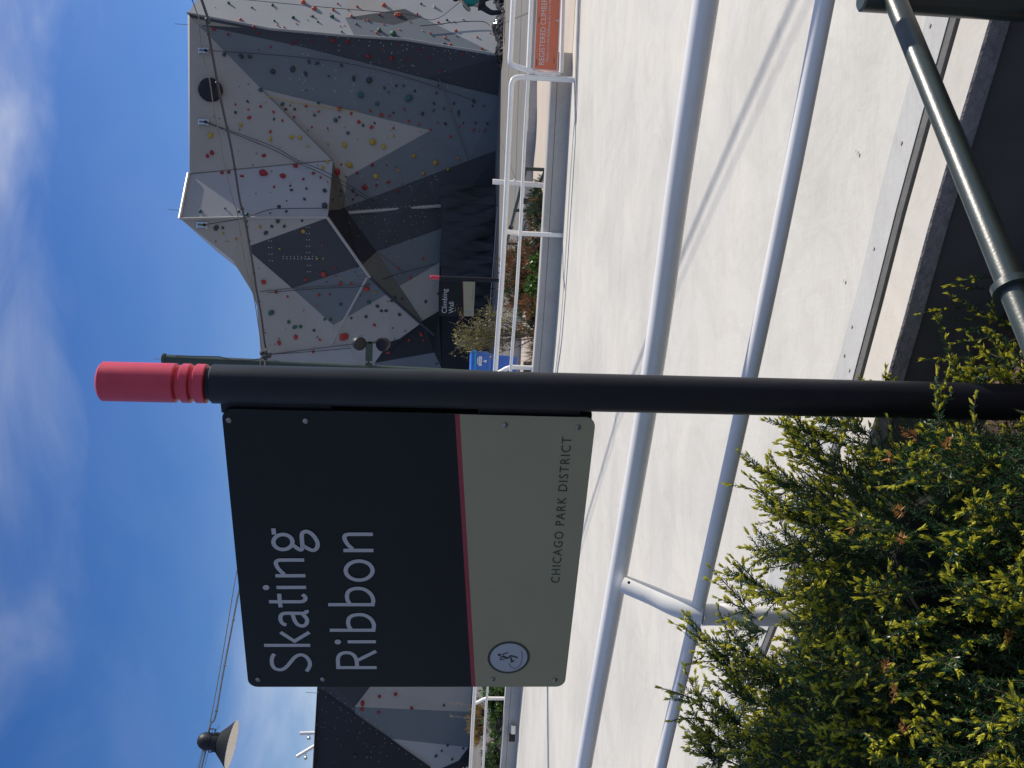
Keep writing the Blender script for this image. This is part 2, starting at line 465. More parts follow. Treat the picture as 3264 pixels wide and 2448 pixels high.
# near edge of the skating slab and the far wall foot, as plan lines
near = spline([(3.6, 2.05, 0), (2.3, 2.40, 0), (1.263, 2.80, 0), (0.854, 3.03, 0), (0.06, 3.42, 0), (-0.5, 3.78, 0), (-1.37, 4.40, 0), (-2.6, 5.4, 0), (-4.4, 7.0, 0), (-8, 10, 0), (-16, 15.5, 0)], 6)
far = spline([(14, 11.2, 0), (8.5, 12.05, 0), (4.24, 12.78, 0), (1.71, 13.34, 0), (0.24, 13.95, 0), (-3.0, 15.75, 0), (-6.0, 17.35, 0), (-7.8, 18.05, 0), (-14, 20.4, 0), (-24, 23.4, 0)], 6)
def resample(pl, n):
    d = [0]
    for a, b in zip(pl, pl[1:]): d.append(d[-1] + (b - a).length)
    o = []
    for k in range(n):
        t = d[-1] * k / (n - 1); i = max(j for j in range(len(d)) if d[j] <= t + 1e-9); i = min(i, len(pl) - 2)
        o.append(pl[i].lerp(pl[i + 1], (t - d[i]) / max(1e-9, d[i + 1] - d[i])))
    return o
def normal2(pl):
    """unit plan normals pointing to the far side"""
    o = []
    for i in range(len(pl)):
        a, b = pl[max(0, i - 1)], pl[min(len(pl) - 1, i + 1)]; t = (b - a); t.z = 0; t.normalize()
        nrm = Vector((-t.y, t.x, 0)); o.append(nrm if nrm.y > 0 else -nrm)
    return o
NN = 70
nr, fr_ = resample(near, NN), resample(far, NN)
V, Fs = [], []
for i in range(NN):
    for k in range(9): V.append(nr[i].lerp(fr_[i], k / 8))
for i in range(NN - 1):
    for k in range(8): Fs.append((i * 9 + k, i * 9 + k + 1, (i + 1) * 9 + k + 1, (i + 1) * 9 + k))
rk = MB().add(V, Fs)
k0 = len(rk.v)
for i in range(NN): rk.v += [tuple(nr[i]), (nr[i].x, nr[i].y, -0.20)]      # the slab's own edge
for i in range(NN - 1): rk.f.append((k0 + 2 * i, k0 + 2 * i + 1, k0 + 2 * i + 3, k0 + 2 * i + 2)); rk.m.append(1)
o = rk.build('skating_path', [M['rink'], M['step']]); o['kind'] = 'structure'

mg = MB()
for i in range(NN): 
    a, b = nr[i], nr[i].lerp(fr_[i], .16 / (fr_[i] - nr[i]).length)
    mg.v += [(a.x, a.y + .001, .004), (b.x + .006 * math.sin(i * 2.3), b.y + .006 * math.sin(i * 1.7), .004)]
for i in range(NN - 1): mg.f.append((2 * i, 2 * i + 1, 2 * i + 3, 2 * i + 2)); mg.m.append(0)
o = mg.build('trowelled_margin', M['trowel']); o['kind'] = 'structure'
pt = MB()
for x, y in ((2962, 81), (2871, 455), (2728, 482), (2733, 490), (2783, 792), (2713, 1041), (2689, 1132), (2689, 896), (2560, 1380), (2705, 1180)):
    c = onz(x, y, .008); a0 = random.uniform(0, 3)
    P8 = [(c.x + (.007 + .004 * math.sin(k * 2.1 + a0)) * math.cos(k * .785), c.y + .008 * math.sin(k * .785), .008) for k in range(8)]
    pt.add(P8, [tuple(range(8))])
o = pt.build('slab_pits', M['step']); o['kind'] = 'structure'

# near retaining wall: sunlit coping, rough lip, smooth formed face
nrm_n = normal2(nr)
wd = [0.115 + 0.03 * math.sin(i * .35) * 0 for i in range(NN)]
wall_n = thing('retaining_wall', (nr[20].x, nr[20].y, -0.7), 'low concrete retaining wall with sunlit coping and dark shaded face beside the yew', 'wall')
cop, lip, fc = MB(), MB(), MB()
def strip(mb, rows):
    """rows: list of functions i -> point; connects neighbours"""
    k = len(mb.v); w = len(rows)
    for i in range(NN):
        for g in rows: mb.v.append(tuple(g(i)))
    for i in range(NN - 1):
        for j in range(w - 1): mb.f.append((k + i * w + j, k + i * w + j + 1, k + (i + 1) * w + j + 1, k + (i + 1) * w + j)); mb.m.append(0)
P = lambda i, off, z: (nr[i].x + nrm_n[i].x * off, nr[i].y + nrm_n[i].y * off, z)
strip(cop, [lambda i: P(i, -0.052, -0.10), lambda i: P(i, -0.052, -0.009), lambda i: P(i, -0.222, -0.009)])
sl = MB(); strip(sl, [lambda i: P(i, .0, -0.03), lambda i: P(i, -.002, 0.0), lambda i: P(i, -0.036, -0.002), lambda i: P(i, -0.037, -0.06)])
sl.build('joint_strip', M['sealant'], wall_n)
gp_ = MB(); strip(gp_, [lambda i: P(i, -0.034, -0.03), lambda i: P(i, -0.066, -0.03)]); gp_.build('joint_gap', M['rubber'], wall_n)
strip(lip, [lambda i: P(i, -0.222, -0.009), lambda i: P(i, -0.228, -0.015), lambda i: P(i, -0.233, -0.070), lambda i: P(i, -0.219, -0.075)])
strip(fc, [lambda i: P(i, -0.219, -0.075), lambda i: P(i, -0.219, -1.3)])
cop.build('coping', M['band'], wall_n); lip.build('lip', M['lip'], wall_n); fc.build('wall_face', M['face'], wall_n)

# far low wall round the skating path
wall_f = thing('low_wall', (0.24, 13.95, 0), 'low grey concrete wall along the far edge of the skating path', 'wall')
nf = normal2(fr_)
Q = lambda i, off, z: (fr_[i].x + nf[i].x * off, fr_[i].y + nf[i].y * off, z)
i0 = min(range(NN), key=lambda i: abs(fr_[i].x - 4.55))
wf, wc = MB(), MB()
V = []
for i in range(i0, NN): V += [Q(i, 0, -.05), Q(i, 0, .285), Q(i, .012, .297), Q(i, .26, .297), Q(i, .26, -.6)]
for i in range(NN - i0 - 1):
    for j in range(4): wf.f.append((i * 5 + j, i * 5 + j + 1, (i + 1) * 5 + j + 1, (i + 1) * 5 + j)); wf.m.append(0)
wf.v = V; wf.f.append((4, 3, 2, 1, 0)); wf.m.append(0)
wf.build('wall_body', M['curb'], wall_f)
# groove line along its face and a recessed drain box with a bright fitting
gv = []
for i in range(i0, NN): gv += [Q(i, -.003, .196), Q(i, -.003, .203)]
gm = MB(); gm.v = gv
for i in range(NN - i0 - 1): gm.f.append((2 * i, 2 * i + 1, 2 * i + 3, 2 * i + 2)); gm.m.append(0)
gm.build('groove', M['face'], wall_f)
c = ony(1640, 2322, 17.62)
bx = MB().box(c + Vector((0, -.04, .03)), (.17, .09, .09)).build('outlet_box', M['steel'], wall_f, bevel=.008)
MB().box(c + Vector((-.17, -.012, .045)), (.17, .02, .12)).build('outlet_recess', M['rubber'], wall_f)

# thin darker line laid on the slab beside the far wall
sm = MB()
for off in (-.62, -.75):
    a = [Q(i, off, .004) for i in range(NN)]; b = [Q(i, off - .016, .004) for i in range(NN)]
    k = len(sm.v); sm.v += a + b
    for i in range(NN - 1): sm.f.append((k + i, k + i + 1, k + NN + i + 1, k + NN + i)); sm.m.append(0)
    break
o = sm.build('slab_line', M['step']); o['kind'] = 'structure'

# land beyond: tan paving, a kerb, the grey plaza
pv = MB()
V = []
for i in range(NN): V += [Q(i, .2, -.02), (fr_[i].x + nf[i].x * .2 - (0 if i else 0), 60, -.02)]
pv.v = V
for i in range(NN - 1): pv.f.append((2 * i, 2 * i + 1, 2 * i + 3, 2 * i + 2)); pv.m.append(0)
o = pv.build('tan_pavement', M['tan']); o['kind'] = 'structure'
# plaza edge follows the kerb seen through the rails
ke = [onz(1712, 60, 0), onz(1708, 380, 0), onz(1697, 520, 0), onz(1692, 700, 0), onz(1668, 900, 0), onz(1655, 1180, 0)]
ke = [Vector((16, ke[0].y + .4, 0))] + ke + [Vector((-9, 21.6, 0)), Vector((-30, 25, 0))]
kb = spline(ke, 5); nk = len(kb)
pz = MB(); V = []
for p in kb: V += [(p.x, p.y, -.05), (p.x, p.y, .155), (p.x, p.y + .015, .17), (p.x, p.y + .2, .17), (p.x, 260, .17)]
pz.v = V
for i in range(nk - 1):
    for j in range(4): pz.f.append((i * 5 + j, i * 5 + j + 1, (i + 1) * 5 + j + 1, (i + 1) * 5 + j)); pz.m.append(0 if j < 3 else 1)
o = pz.build('plaza', [M['curb'], M['plaza']]); o['kind'] = 'structure'
# saw-cut joints of the plaza
jt = MB()
for y in (21.6, 26.4): jt.box((0, y, .173), (44, .02, .006))
for x in range(-12, 18, 4): jt.add([(x, 19, .1755), (x + .03, 19, .1755), (x + 5.03, 32, .1755), (x + 5, 32, .1755)], [(0, 1, 2, 3)])
o = jt.build('paving_joint', M['face']); o['kind'] = 'structure'

# planting bed at our feet and the wide ground
def soil_z(x, y):
    s = min(1, max(0, (x - .15) / .7)); s = s * s * (3 - 2 * s)
    return -.30 - .42 * s + .02 * math.sin(x * 9 + y * 5) + .015 * math.sin(x * 23 - y * 17)
o = sheet('planting_bed', lin(-6, 3, 90), lin(-1.2, 5.5, 70), lambda x, y: soil_z(x, y) if y < 4.4 + max(0, -x) * .6 else -1.2, M['soil'])
g = MB().add([(-900, -900, -1.25), (900, -900, -1.25), (900, 1500, -1.25), (-900, 1500, -1.25)], [(0, 1, 2, 3)]).build('ground', M['soil']); g['kind'] = 'structure'
ch = MB()
for k in range(900):
    x, y = random.uniform(-.6, 1.4), random.uniform(1.6, 3.3)
    a = random.uniform(0, 6.28); l = random.uniform(.012, .045); w = l * random.uniform(.2, .4)
    ax = (Vector((math.cos(a), math.sin(a), random.uniform(-.3, .3))).normalized(), Vector((-math.sin(a), math.cos(a), 0)), Vector((0, 0, 1)))
    ch.box((x, y, soil_z(x, y) + .008), (l, w, .006), ax)
o = ch.build('bark_mulch', M['chip']); tag(o, 'scattered brown bark chips on the planting bed', 'mulch', kind='stuff')

# ------------------------------------------------------------------ near white rail
UP = [(2250, 0), (2160, 600), (2077, 1200), (1965, 1860), (1860, 2448)]
LO = [(2630, 0), (2514, 600), (2390, 1200), (2225, 1937), (2105, 2448)]
up = [onz(x, y, .86) for x, y in UP]; lo = [onz(x, y, .58) for x, y in LO]
up = [up[0] + (up[0] - up[1]) * 2] + up + [up[-1] + (up[-1] - up[-2]) * 1.2 + Vector((0, -.08, 0))]
lo = [lo[0] + (lo[0] - lo[1]) * 2] + lo + [lo[-1] + (lo[-1] - lo[-2]) * 1.2 + Vector((0, -.08, 0))]
up, lo = spline(up, 10), spline(lo, 10)
rail_n = thing('guard_rail', (-.87, 3.48, -.3), 'thick white two-pipe guard rail on the near side of the skating path', 'railing')
MB().tube(up, .0405, 24).build('upper_rail', M['white'], rail_n, smooth='auto')
MB().tube(lo, .0275, 20).build('lower_rail', M['white'], rail_n, smooth='auto')
def bracket_post(U, L, zb, r=.043):
    """post standing under the lower pipe, bending over to carry the upper one"""
    pts = [Vector((L.x, L.y, zb)), L + Vector((0, 0, -.12)), L + Vector((0, 0, -.02)), L.lerp(U, .25) + Vector((0, 0, .012)), L.lerp(U, .6), U]
    return spline(pts, 5)
jU = onz(1990, 1862, .845); jL = onz(2225, 1958, .58)
ps = bracket_post(jU, jL, -.5)
MB().tube(ps, [.043 if i < 12 else .043 - .006 * (i - 12) / 13 for i in range(len(ps))], 20).build('post', M['white'], rail_n, smooth='auto')
hole = onz(2006, 1866, .83)
MB().lathe([(0, .006), (.002, .006)], hole + Vector((.02, -.036, .01)), Vector((.2, -1, .2)), 12).build('screw_hole', M['rubber'], rail_n)
for (ux, uy), (lx, ly) in (((1700, 3500), (1890, 3560)),):
    U, L = onz(ux, uy, .85), onz(lx, ly, .58)
    MB().tube(bracket_post(U, L, -.5), .043, 16).build('post', M['white'], rail_n, smooth='auto')

# ------------------------------------------------------------------ far white railing, gate and banner
FU = [(1628, 300), (1623, 420), (1601, 870), (1579, 1180), (1514, 2190), (1500, 2448)]
FL = [(1683, 300), (1674, 420), (1651, 870), (1628, 1180), (1554, 2190), (1540, 2448)]
fu = [onz(x, y, .885) for x, y in FU]; fl = [onz(x, y, .645) for x, y in FL]
rail_f = thing('railing', (1.7, 13.6, 0), 'white two-pipe railing standing behind the far low wall', 'railing')
end_u = fu[0]; dirv = (fu[0] - fu[1]).normalized()
pst = onz(1640, 247, .8); pst.y = fu[0].y - .05
corner = spline([fu[1], fu[0], onz(1628, 268, .885), onz(1633, 252, .87), onz(1648, 246, .82), Vector((0, 0, 0))][:5], 6)
gx = onz(1650, 246, .8); gx = Vector((gx.x, fu[0].y - .08, .8))
fpath = [Vector((gx.x + .005, gx.y, -.05)), Vector((gx.x, gx.y, .70)), Vector((gx.x - .008, gx.y, .80)), Vector((gx.x - .04, gx.y + .003, .86)), Vector((gx.x - .11, gx.y + .01, .885))]
fpath = fpath + [p for p in fu[1:]] + [fu[-1] + (fu[-1] - fu[-2]) * 2, fu[-1] + (fu[-1] - fu[-2]) * 5]
fpath = [fpath[0]] + spline(fpath[1:5], 5) + spline(fpath[5:], 8)
MB().tube(fpath, .038, 16).build('upper_rail', M['white'], rail_f, smooth='auto')
flp = spline([Vector((gx.x, fl[0].y + .0, .645))] + fl[1:] + [fl[-1] + (fl[-1] - fl[-2]) * 2, fl[-1] + (fl[-1] - fl[-2]) * 5], 8)
MB().tube(flp, .025, 12).build('lower_rail', M['white'], rail_f, smooth='auto')
for (ux, uy), (lx, ly) in (((1610, 738), (1656, 744)), ((1580, 1192), (1627, 1170)), ((1547, 1715), (1590, 1700)), ((1512, 2243), (1550, 2226)), ((1478, 2800), (1512, 2780))):
    U, L = onz(ux, uy, .87), onz(lx, ly, .645)
    ps = bracket_post(U, L, -.3)
    MB().tube(ps, .036, 12).build('post', M['white'], rail_f, smooth='auto')

bol = thing('bollard', (*onz(1735, 592, .3).xy, -.1), 'slim white pole rising just above the far railing', 'bollard')
a, b = ony(1571, 579, bol.location.y + 1.0), ony(1740, 593, bol.location.y + 1.0)
bol.location = (b.x, b.y, 0); ORG[bol.name] = Vector(bol.location)
MB().tube([Vector((b.x, b.y, -.1)), a, a + Vector((0, 0, .002))], [.043, .043, .04], 16).build('pole', M['white'], bol, smooth='auto')
MB().lathe([(0, .02), (.03, .02), (.034, .012)], ony(1643, 575, b.y - .04), (0, 0, 1), 10).build('pin', M['white'], bol)

GY = gx.y - .02
gate = thing('gate', (*ony(1750, 100, GY).xy, 0), 'white pipe gate carrying an orange banner at the skating path', 'gate')
G = lambda x, y: ony(x, y, GY)
gp = [G(1716, 226), G(1690, 226), G(1668, 219), G(1645, 211), G(1632, 205), G(1626, 193), G(1628, 160), G(1636, 0), G(1650, -260)]
MB().tube([gp[0], gp[1]] + spline(gp[2:7], 5) + gp[7:], .036, 16).build('gate_frame', M['white'], gate, smooth='auto')
MB().tube([G(1684, 226), G(1694, 0), G(1705, -260)], .034, 14).build('middle_rail', M['white'], gate, smooth='auto')
MB().tube([G(1705, 232), G(1786, 234)], .03, 14).build('hinge_stile', M['white'], gate, smooth='auto')
MB().tube([G(1789, 230), G(1795, 0), G(1803, -260)], .03, 14).build('bottom_rail', M['white'], gate, smooth='auto')
for yy in (1722, 1762): MB().box(G(yy, 240), (.05, .03, .10)).build('hinge', M['steel'], gate)
# orange banner on the gate, lettering running on past the frame of the picture
bn = thing('banner_sign', (*G(1745, 100).xy, .4), 'orange registered climbers banner with pale lettering hung on the white gate', 'sign')
BY = GY - .05
Bp = lambda x, y: ony(x, y, BY)
q = [Bp(1699.7, 222), Bp(1778, 228), Bp(1788, 0), Bp(1710, 0)]
tl, bl = q[0], q[1]; ext = (q[3] - q[0]); ext2 = (q[2] - q[1])
tr, br = tl + ext * 2.3, bl + ext2 * 2.3
MB().prism([bl, br, tr, tl], Vector((0, .008, 0))).build('banner', M['orange'], bn)
bd = MB()
def bquad(A, Bq, w, dv): bd.add([A, Bq, Bq + dv * w, A + dv * w], [(0, 1, 2, 3)])
ux_, uz_ = ext.normalized(), (tl - bl).normalized(); nb = Vector((0, -1, 0))
lf = nb * .004
bquad(tl + lf, tr + lf, .014, -uz_); bquad(bl + lf, br + lf, .014, uz_)
bd.add([tl + lf - uz_ * .014, bl + lf + uz_ * .014, bl + lf + uz_ * .014 + ux_ * .014, tl + lf - uz_ * .014 + ux_ * .014], [(0, 1, 2, 3)])
bd.build('border', M['banner_text'], bn)
lt = MB()
A1, B1 = Bp(1733.5, 206.5), Bp(1743, 0)
s1 = B1 - A1
put_text(lt, 'REGISTERED CLIMBERS', A1, A1 + s1 * 1.075, Bp(1717, 206.5) - A1, nb, .004)
lt.build('heading_lettering', M['banner_text'], bn)
lt = MB()
A2, B2 = Bp(1747.5, 196), Bp(1757, 0)
put_text(lt, 'Please visit the fieldhouse for more information', A2, A2 + (B2 - A2) * 1.235, Bp(1739.5, 196) - A2, nb, .004)
lt.build('small_lettering', M['banner_text'], bn)
for x, y0, y1 in ((1712, 188, 210), (1766.5, 184, 203), (1719, 54, 73)):
    a, b = Bp(x, y1), Bp(x + .6, y0); MB().add([a + nb * .004, b + nb * .004, b + nb * .004 + uz_ * .008, a + nb * .004 + uz_ * .008], [(0, 1, 2, 3)]).build('wind_slit', M['slit'], bn)
lt = MB(); e = Bp(1779, 67)                            # small pale emblem low on the banner
for x, y, w, h in ((0, 0, .03, .012), (.004, .014, .02, .012), (.008, .028, .01, .02)):
    lt.box(e + Vector((x, -.004, y)), (w, .002, h))
lt.build('emblem', M['banner_text'], bn)

# ------------------------------------------------------------------ near way sign
PY = 2.5
pTop, pBot = ony(307, 1215, PY), ony(3264, 1283, PY)
pax = (pTop - pBot).normalized()
pbase = pBot + pax * ((-.34 - pBot.z) / pax.z)
plen = (pTop - pbase).length
sign = thing('way_sign', pbase, 'large dark Skating Ribbon sign on a black post with a red cap, in the yew', 'sign')
def tz(x):
    """distance along the post axis of picture column x"""
    return (ony(x, 1215 + (x - 307) * .023, PY) - pbase).dot(pax)
PR = .0545
t0 = tz(676)
MB().lathe([(0, PR), (t0 - .004, PR), (t0, PR - .004)], pbase, pax, 56).build('post', M['black'], sign, smooth='auto')
prof = []
def seg_(x1, x0, r, e=.0025): prof.extend([(tz(x1), r - e), (tz(x1) + e, r), (tz(x0) - e, r), (tz(x0), r - e)])
GR = .80
prof.append((tz(663), PR * GR))
seg_(662, 627, PR); prof.extend([(tz(626.5), PR * GR), (tz(613), PR * GR)])
seg_(612.5, 582.5, PR); prof.extend([(tz(582), PR * GR), (tz(567.5), PR * GR)])
seg_(567, 326, PR, .004); prof.append((tz(323), PR * .86))
cap_ = MB().lathe(prof, pbase, pax, 56).build('cap', M['cap_red'], sign, smooth='auto')
MB().lathe([(t0 - .01, PR * GR), (tz(662.5), PR * GR)], pbase, pax, 48).build('cap_collar', M['black'], sign, smooth='auto')

# panel frame measured from its four corners
TR_, TL_, BR_, BL_ = [Vector(v) for v in ((-.0955, 2.5, 2.2425), (-1.0262, 2.9638, 2.228), (-.0881, 2.5112, 1.1928), (-1.0189, 2.975, 1.1783))]
ex = (TR_ - TL_).normalized(); n_ = ex.cross((TR_ - BR_).normalized()).normalized(); ey = n_.cross(ex)
if n_.y > 0: n_ = -n_; 
ey = (TR_ - BR_).normalized(); ex = ey.cross(n_).normalized()
if ex.x < 0: ex = -ex
SO = BL_.copy()
SW, SH = (TR_ - TL_).length, (TR_ - BR_).length
FR = (SO, ex, ey, n_)
def s2(x, y):
    v = onplane(x, y, SO, n_) - SO; return Vector((v.dot(ex), v.dot(ey)))
def s3(p, l=0): return SO + ex * p[0] + ey * p[1] + n_ * l
RRc = rrect(0, 0, SW, SH, .032)
pan = MB()
LIP = .0015
a, b = s2(1450, 1318), s2(1503.5, 2188); c_, d_ = s2(1465, 1318), s2(1516.4, 2188)
def half(p, q): nx, ny = -(p.y - q.y), (p.x - q.x); return nx, ny, -(nx * q.x + ny * q.y)
h1, h2 = half(a, b), half(c_, d_)
ng = lambda h: tuple(-v for v in h)
top_ = clip(RRc, *h1); mid_ = clip(clip(RRc, *ng(h1)), *h2); bot_ = clip(RRc, *ng(h2))
if sum(p[1] for p in top_) / len(top_) < SH / 2: top_, bot_ = bot_, top_
for poly, mi in ((top_, 0), (mid_, 1), (bot_, 2)):
    p3 = [s3(p) for p in poly]; pan.add(p3, [tuple(t) for t in tessellate_polygon([p3])], mi)
p3 = [s3(p) for p in RRc]; k = len(pan.v); L = len(p3)
pan.v += [tuple(p) for p in p3] + [tuple(p - n_ * .0045) for p in p3]
for i in range(L): pan.f.append((k + i, (k + (i + 1) % L), k + L + (i + 1) % L, k + L + i)); pan.m.append(0)
bt = [tuple(k + L + j for j in t) for t in tessellate_polygon([p3])]; pan.f += bt; pan.m += [0] * len(bt)
pan.build('panel', [M['sign_dark'], M['sign_red'], M['sign_beige']], sign)
# second panel behind, brackets to the post, spacers
b3 = [s3(p, -.062) + ex * .004 for p in RRc]
MB().prism(b3, -n_ * .0045).build('back_panel', M['sign_dark'], sign)
for xa, xb in ((700, 1055), (1529, 1850)):
    y0, y1 = s2(xb, 1315).y, s2(xa, 1303).y
    cx = SW - .005
    m_ = MB().box(s3((cx + .022, (y0 + y1) / 2), -.034), (.075, y1 - y0, .045), (ex, ey, n_))
    m_.build('bracket', M['black'], sign, bevel=.003)
for yy in (.06, SH - .06):
    MB().box(s3((.04, yy), -.033), (.03, .03, .05), (ex, ey, n_)).build('spacer', M['black'], sign)
for x, y in ((730, 1339), (974.5, 1341.6), (1609, 1354.6), (1842, 1362), (823, 2165), (1029, 2164), (1570, 2165), (1769, 2167)):
    p = s3(s2(x, y))
    m_ = MB().lathe([(0, .0085), (.002, .0085), (.004, .0062), (.0045, .003), (.0025, .0026)], p, n_, 20)
    m_.build('bolt', M['bolt'], sign, smooth='auto')

# lettering, traced stroke by stroke
Z1 = lambda x, y: s2(820 + x * .18083, 1660 + y * .18083)
Z2 = lambda x, y: s2(820 + x * .18083, 1860 + y * .18083)
SWD = .0128
def ell(cx, cy, rx, ry, n=32): return [(cx + rx * math.cos(2 * math.pi * k / n), cy + ry * math.sin(2 * math.pi * k / n)) for k in range(n)]
WORD1 = [
 (Z2, [(300, 1235), (270, 1285), (257, 1345), (263, 1420), (300, 1482), (358, 1510), (420, 1514), (482, 1490), (542, 1436), (600, 1365), (658, 1300), (716, 1263), (782, 1252), (850, 1278), (903, 1335), (929, 1400), (918, 1465), (871, 1544)], 1),
 (Z2, [(122, 1085), (935, 1084)], 0), (Z2, [(411, 853), (657, 1012), (919, 853)], 0),
 (Z2, [(515, 720), (470, 711), (428, 672), (409, 612), (420, 556), (455, 526), (520, 518), (650, 518), (800, 519), (850, 510), (872, 490), (868, 462)], 1),
 (Z2, [(627, 540), (655, 630), (700, 702), (755, 736), (812, 740), (862, 708), (880, 652), (862, 598), (805, 540)], 1),
 (Z2, [(210, 314), (700, 314), (775, 312), (826, 296), (851, 262), (840, 222), (795, 185)], 1), (Z2, [(389, 173), (398, 320), (416, 412)], 0),
 (Z2, [(340, 62), (862, 60)], 0),
 (Z1, [(322, 961), (850, 960)], 0),
 (Z1, [(480, 935), (415, 880), (360, 815), (330, 745), (345, 705), (388, 687), (470, 684), (829, 684)], 1),
 (Z1, [(286, 126), (299, 235)], 0), (Z1, 'g', 2),
 (Z1, [(640, 425), (700, 470), (752, 500), (788, 490), (798, 430), (790, 330), (787, 245), (804, 202), (850, 181), (900, 186), (965, 226), (1025, 297), (1064, 378), (1062, 445), (1032, 492), (985, 511), (930, 497), (872, 468), (815, 432)], 1)]
WORD2 = [
 (Z2, [(1393, 1477), (2105, 1477)], 0),
 (Z2, [(1430, 1477), (1424, 1400), (1422, 1340), (1432, 1285), (1466, 1242), (1515, 1220), (1580, 1213), (1650, 1225), (1707, 1264), (1742, 1325), (1757, 1400), (1760, 1477)], 1),
 (Z2, [(1775, 1345), (2097, 1187)], 0), (Z2, [(1594, 1021), (2092, 1020)], 0),
 (Z2, [(1280, 817), (2082, 817)], 0),
 (Z2, [(1650, 800), (1612, 738), (1603, 668), (1622, 602), (1676, 561), (1750, 545), (1822, 542), (1902, 556), (1980, 600), (2034, 660), (2058, 730), (2052, 790), (2040, 817)], 1),
 (Z2, [(1252, 365), (2070, 365)], 0),
 (Z2, [(1628, 345), (1592, 282), (1583, 205), (1603, 142), (1656, 101), (1730, 82), (1802, 80), (1882, 94), (1962, 142), (2020, 208), (2046, 285), (2040, 340), (2028, 365)], 1),
 (Z1, 'o', 2), (Z1, [(1520, 515), (2048, 515)], 0),
 (Z1, [(1685, 490), (1610, 425), (1560, 355), (1538, 292), (1550, 252), (1590, 234), (1660, 230), (2039, 230)], 1)]
for word, dots in ((WORD1, [(Z2, 157, 60, 58, 45)]), (WORD2, [(Z2, 1421, 1020, 56, 42)])):
    lt = MB(); k = 0
    for fn, pts, md in word:
        k += 1; l = .0010 + .00012 * k
        if md == 2:
            e = ell(455, 365, 168, 132) if pts == 'g' else ell(1797, 870, 237, 168)
            ribbon(lt, [fn(*p) for p in e], SWD, FR, l, True)
        else:
            P2 = [fn(*p) for p in pts]
            if md == 1: P2 = [Vector((p.x, p.y)) for p in spline([Vector((p.x, p.y, 0)) for p in P2], 6)]
            ribbon(lt, P2, SWD, FR, l)
    for fn, cx, cy, rx, ry in dots:
        k += 1; P2 = [s3(fn(*p), .001 + .00012 * k) for p in ell(cx, cy, rx, ry)]
        lt.add(P2, [tuple(range(len(P2)))])
    lt.build('lettering', M['sign_text'], sign)
lt = MB()
A, B = s3(s2(1782.6, 1857.5)), s3(s2(1821.5, 1393))
put_text(lt, 'CHICAGO PARK DISTRICT', A, B, s3(s2(1755.5, 1857)) - A, n_, .0012, 1.22)
lt.build('small_lettering', M['sign_ink'], sign)
# round skater pictogram
Z5 = lambda x, y: s2(1500 + x * .1507, 1900 + y * .1507)
cc = Z5(807, 1297); rr_ = ((Z5(1255, 1297) - cc).length + (Z5(807, 955) - cc).length) / 2
disc = lambda r, l: [s3((cc.x + r * math.cos(t * .1309), cc.y + r * math.sin(t * .1309)), l) for t in range(48)]
ic = MB().add(disc(rr_, .001), [tuple(range(48))], 0).add(disc(rr_ * .875, .0013), [tuple(range(48))], 1)
kl = [.0016]
def fig(pts, w, smooth=False):
    kl[0] += .0001; P2 = [Z5(*p) for p in pts]
    if smooth: P2 = [Vector((p.x, p.y)) for p in spline([Vector((p.x, p.y, 0)) for p in P2], 6)]
    ribbon(ic, P2, w, FR, kl[0], mi=0)
def figpoly(pts): kl[0] += .0001; ic.add([s3(Z5(*p), kl[0]) for p in pts], [tuple(range(len(pts)))], 0)
u_ = (Z5(100, 0) - Z5(0, 0)).length / 100
figpoly(ell(607, 1237, 36, 29, 20))
fig([(655, 1232), (795, 1186)], 30 * u_)
fig([(668, 1262), (780, 1312)], 66 * u_)
fig([(650, 1262), (628, 1335), (710, 1338)], 27 * u_)
fig([(775, 1312), (850, 1252), (960, 1284)], 40 * u_)
figpoly([(986, 1255), (992, 1322), (952, 1298)])
fig([(850, 1285), (866, 1372)], 38 * u_)
figpoly([(845, 1402), (848, 1368), (900, 1350), (942, 1358), (905, 1382)])
fig([(1075, 1148), (1088, 1230), (1085, 1320), (1062, 1415), (1012, 1488), (942, 1518), (872, 1502), (828, 1455), (808, 1415)], 11 * u_, True)
ic.build('pictogram', [M['sign_ink'], M['sign_disc']], sign)

# ------------------------------------------------------------------ far way sign
FY = 25.4
ft, fb = ony(1371, 884, FY), ony(1592, 893, FY)
fsn = thing('way_sign', (fb.x, fb.y, .17), 'small distant Climbing Wall sign on a black post with a red cap', 'sign')
fa = (ft - fb).normalized()
fz = Vector((fb.x, fb.y, fb.z)) - fa * (fb.z - .17)
mid = ft.lerp(fb, (1400 - 1371) / 221)
MB().tube([fz, mid], .06, 18).build('post', M['black'], fsn, smooth='auto')
MB().lathe([(0, .06), ((ft - mid).length - .01, .06), ((ft - mid).length, .05)], mid, fa, 24).build('cap', M['cap_red'], fsn, smooth='auto')
FQ = lambda x, y: ony(1380 + x * .1085, 860 + y * .1085, FY - .02)
tr, tl, br, bl = FQ(222, 325), FQ(175, 1345), FQ(1245, 352), FQ(1198, 1368)
MB().prism([bl, br, tr, tl], Vector((0, .05, 0))).build('panel', M['sign_dark'], fsn)
l1, l2 = Vector((0, -.006, 0)), Vector((0, -.012, 0))
MB().add([FQ(872, 346) + l1, FQ(890, 346) + l1, FQ(914, 1364) + l1, FQ(900, 1364) + l1], [(0, 1, 2, 3)]).build('stripe', M['sign_red'], fsn)
MB().add([FQ(890, 346) + l1, FQ(1240, 352) + l1, FQ(1196, 1368) + l1, FQ(914, 1364) + l1], [(0, 1, 2, 3)]).build('footer', M['sign_beige'], fsn)
lt = MB()
A = FQ(405, 1270); put_text(lt, 'Climbing', A, FQ(418, 562), FQ(262, 1272) - A, Vector((0, -1, 0)), .012)
A = FQ(606, 1278); put_text(lt, 'Wall', A, FQ(614, 945), FQ(462, 1280) - A, Vector((0, -1, 0)), .012)
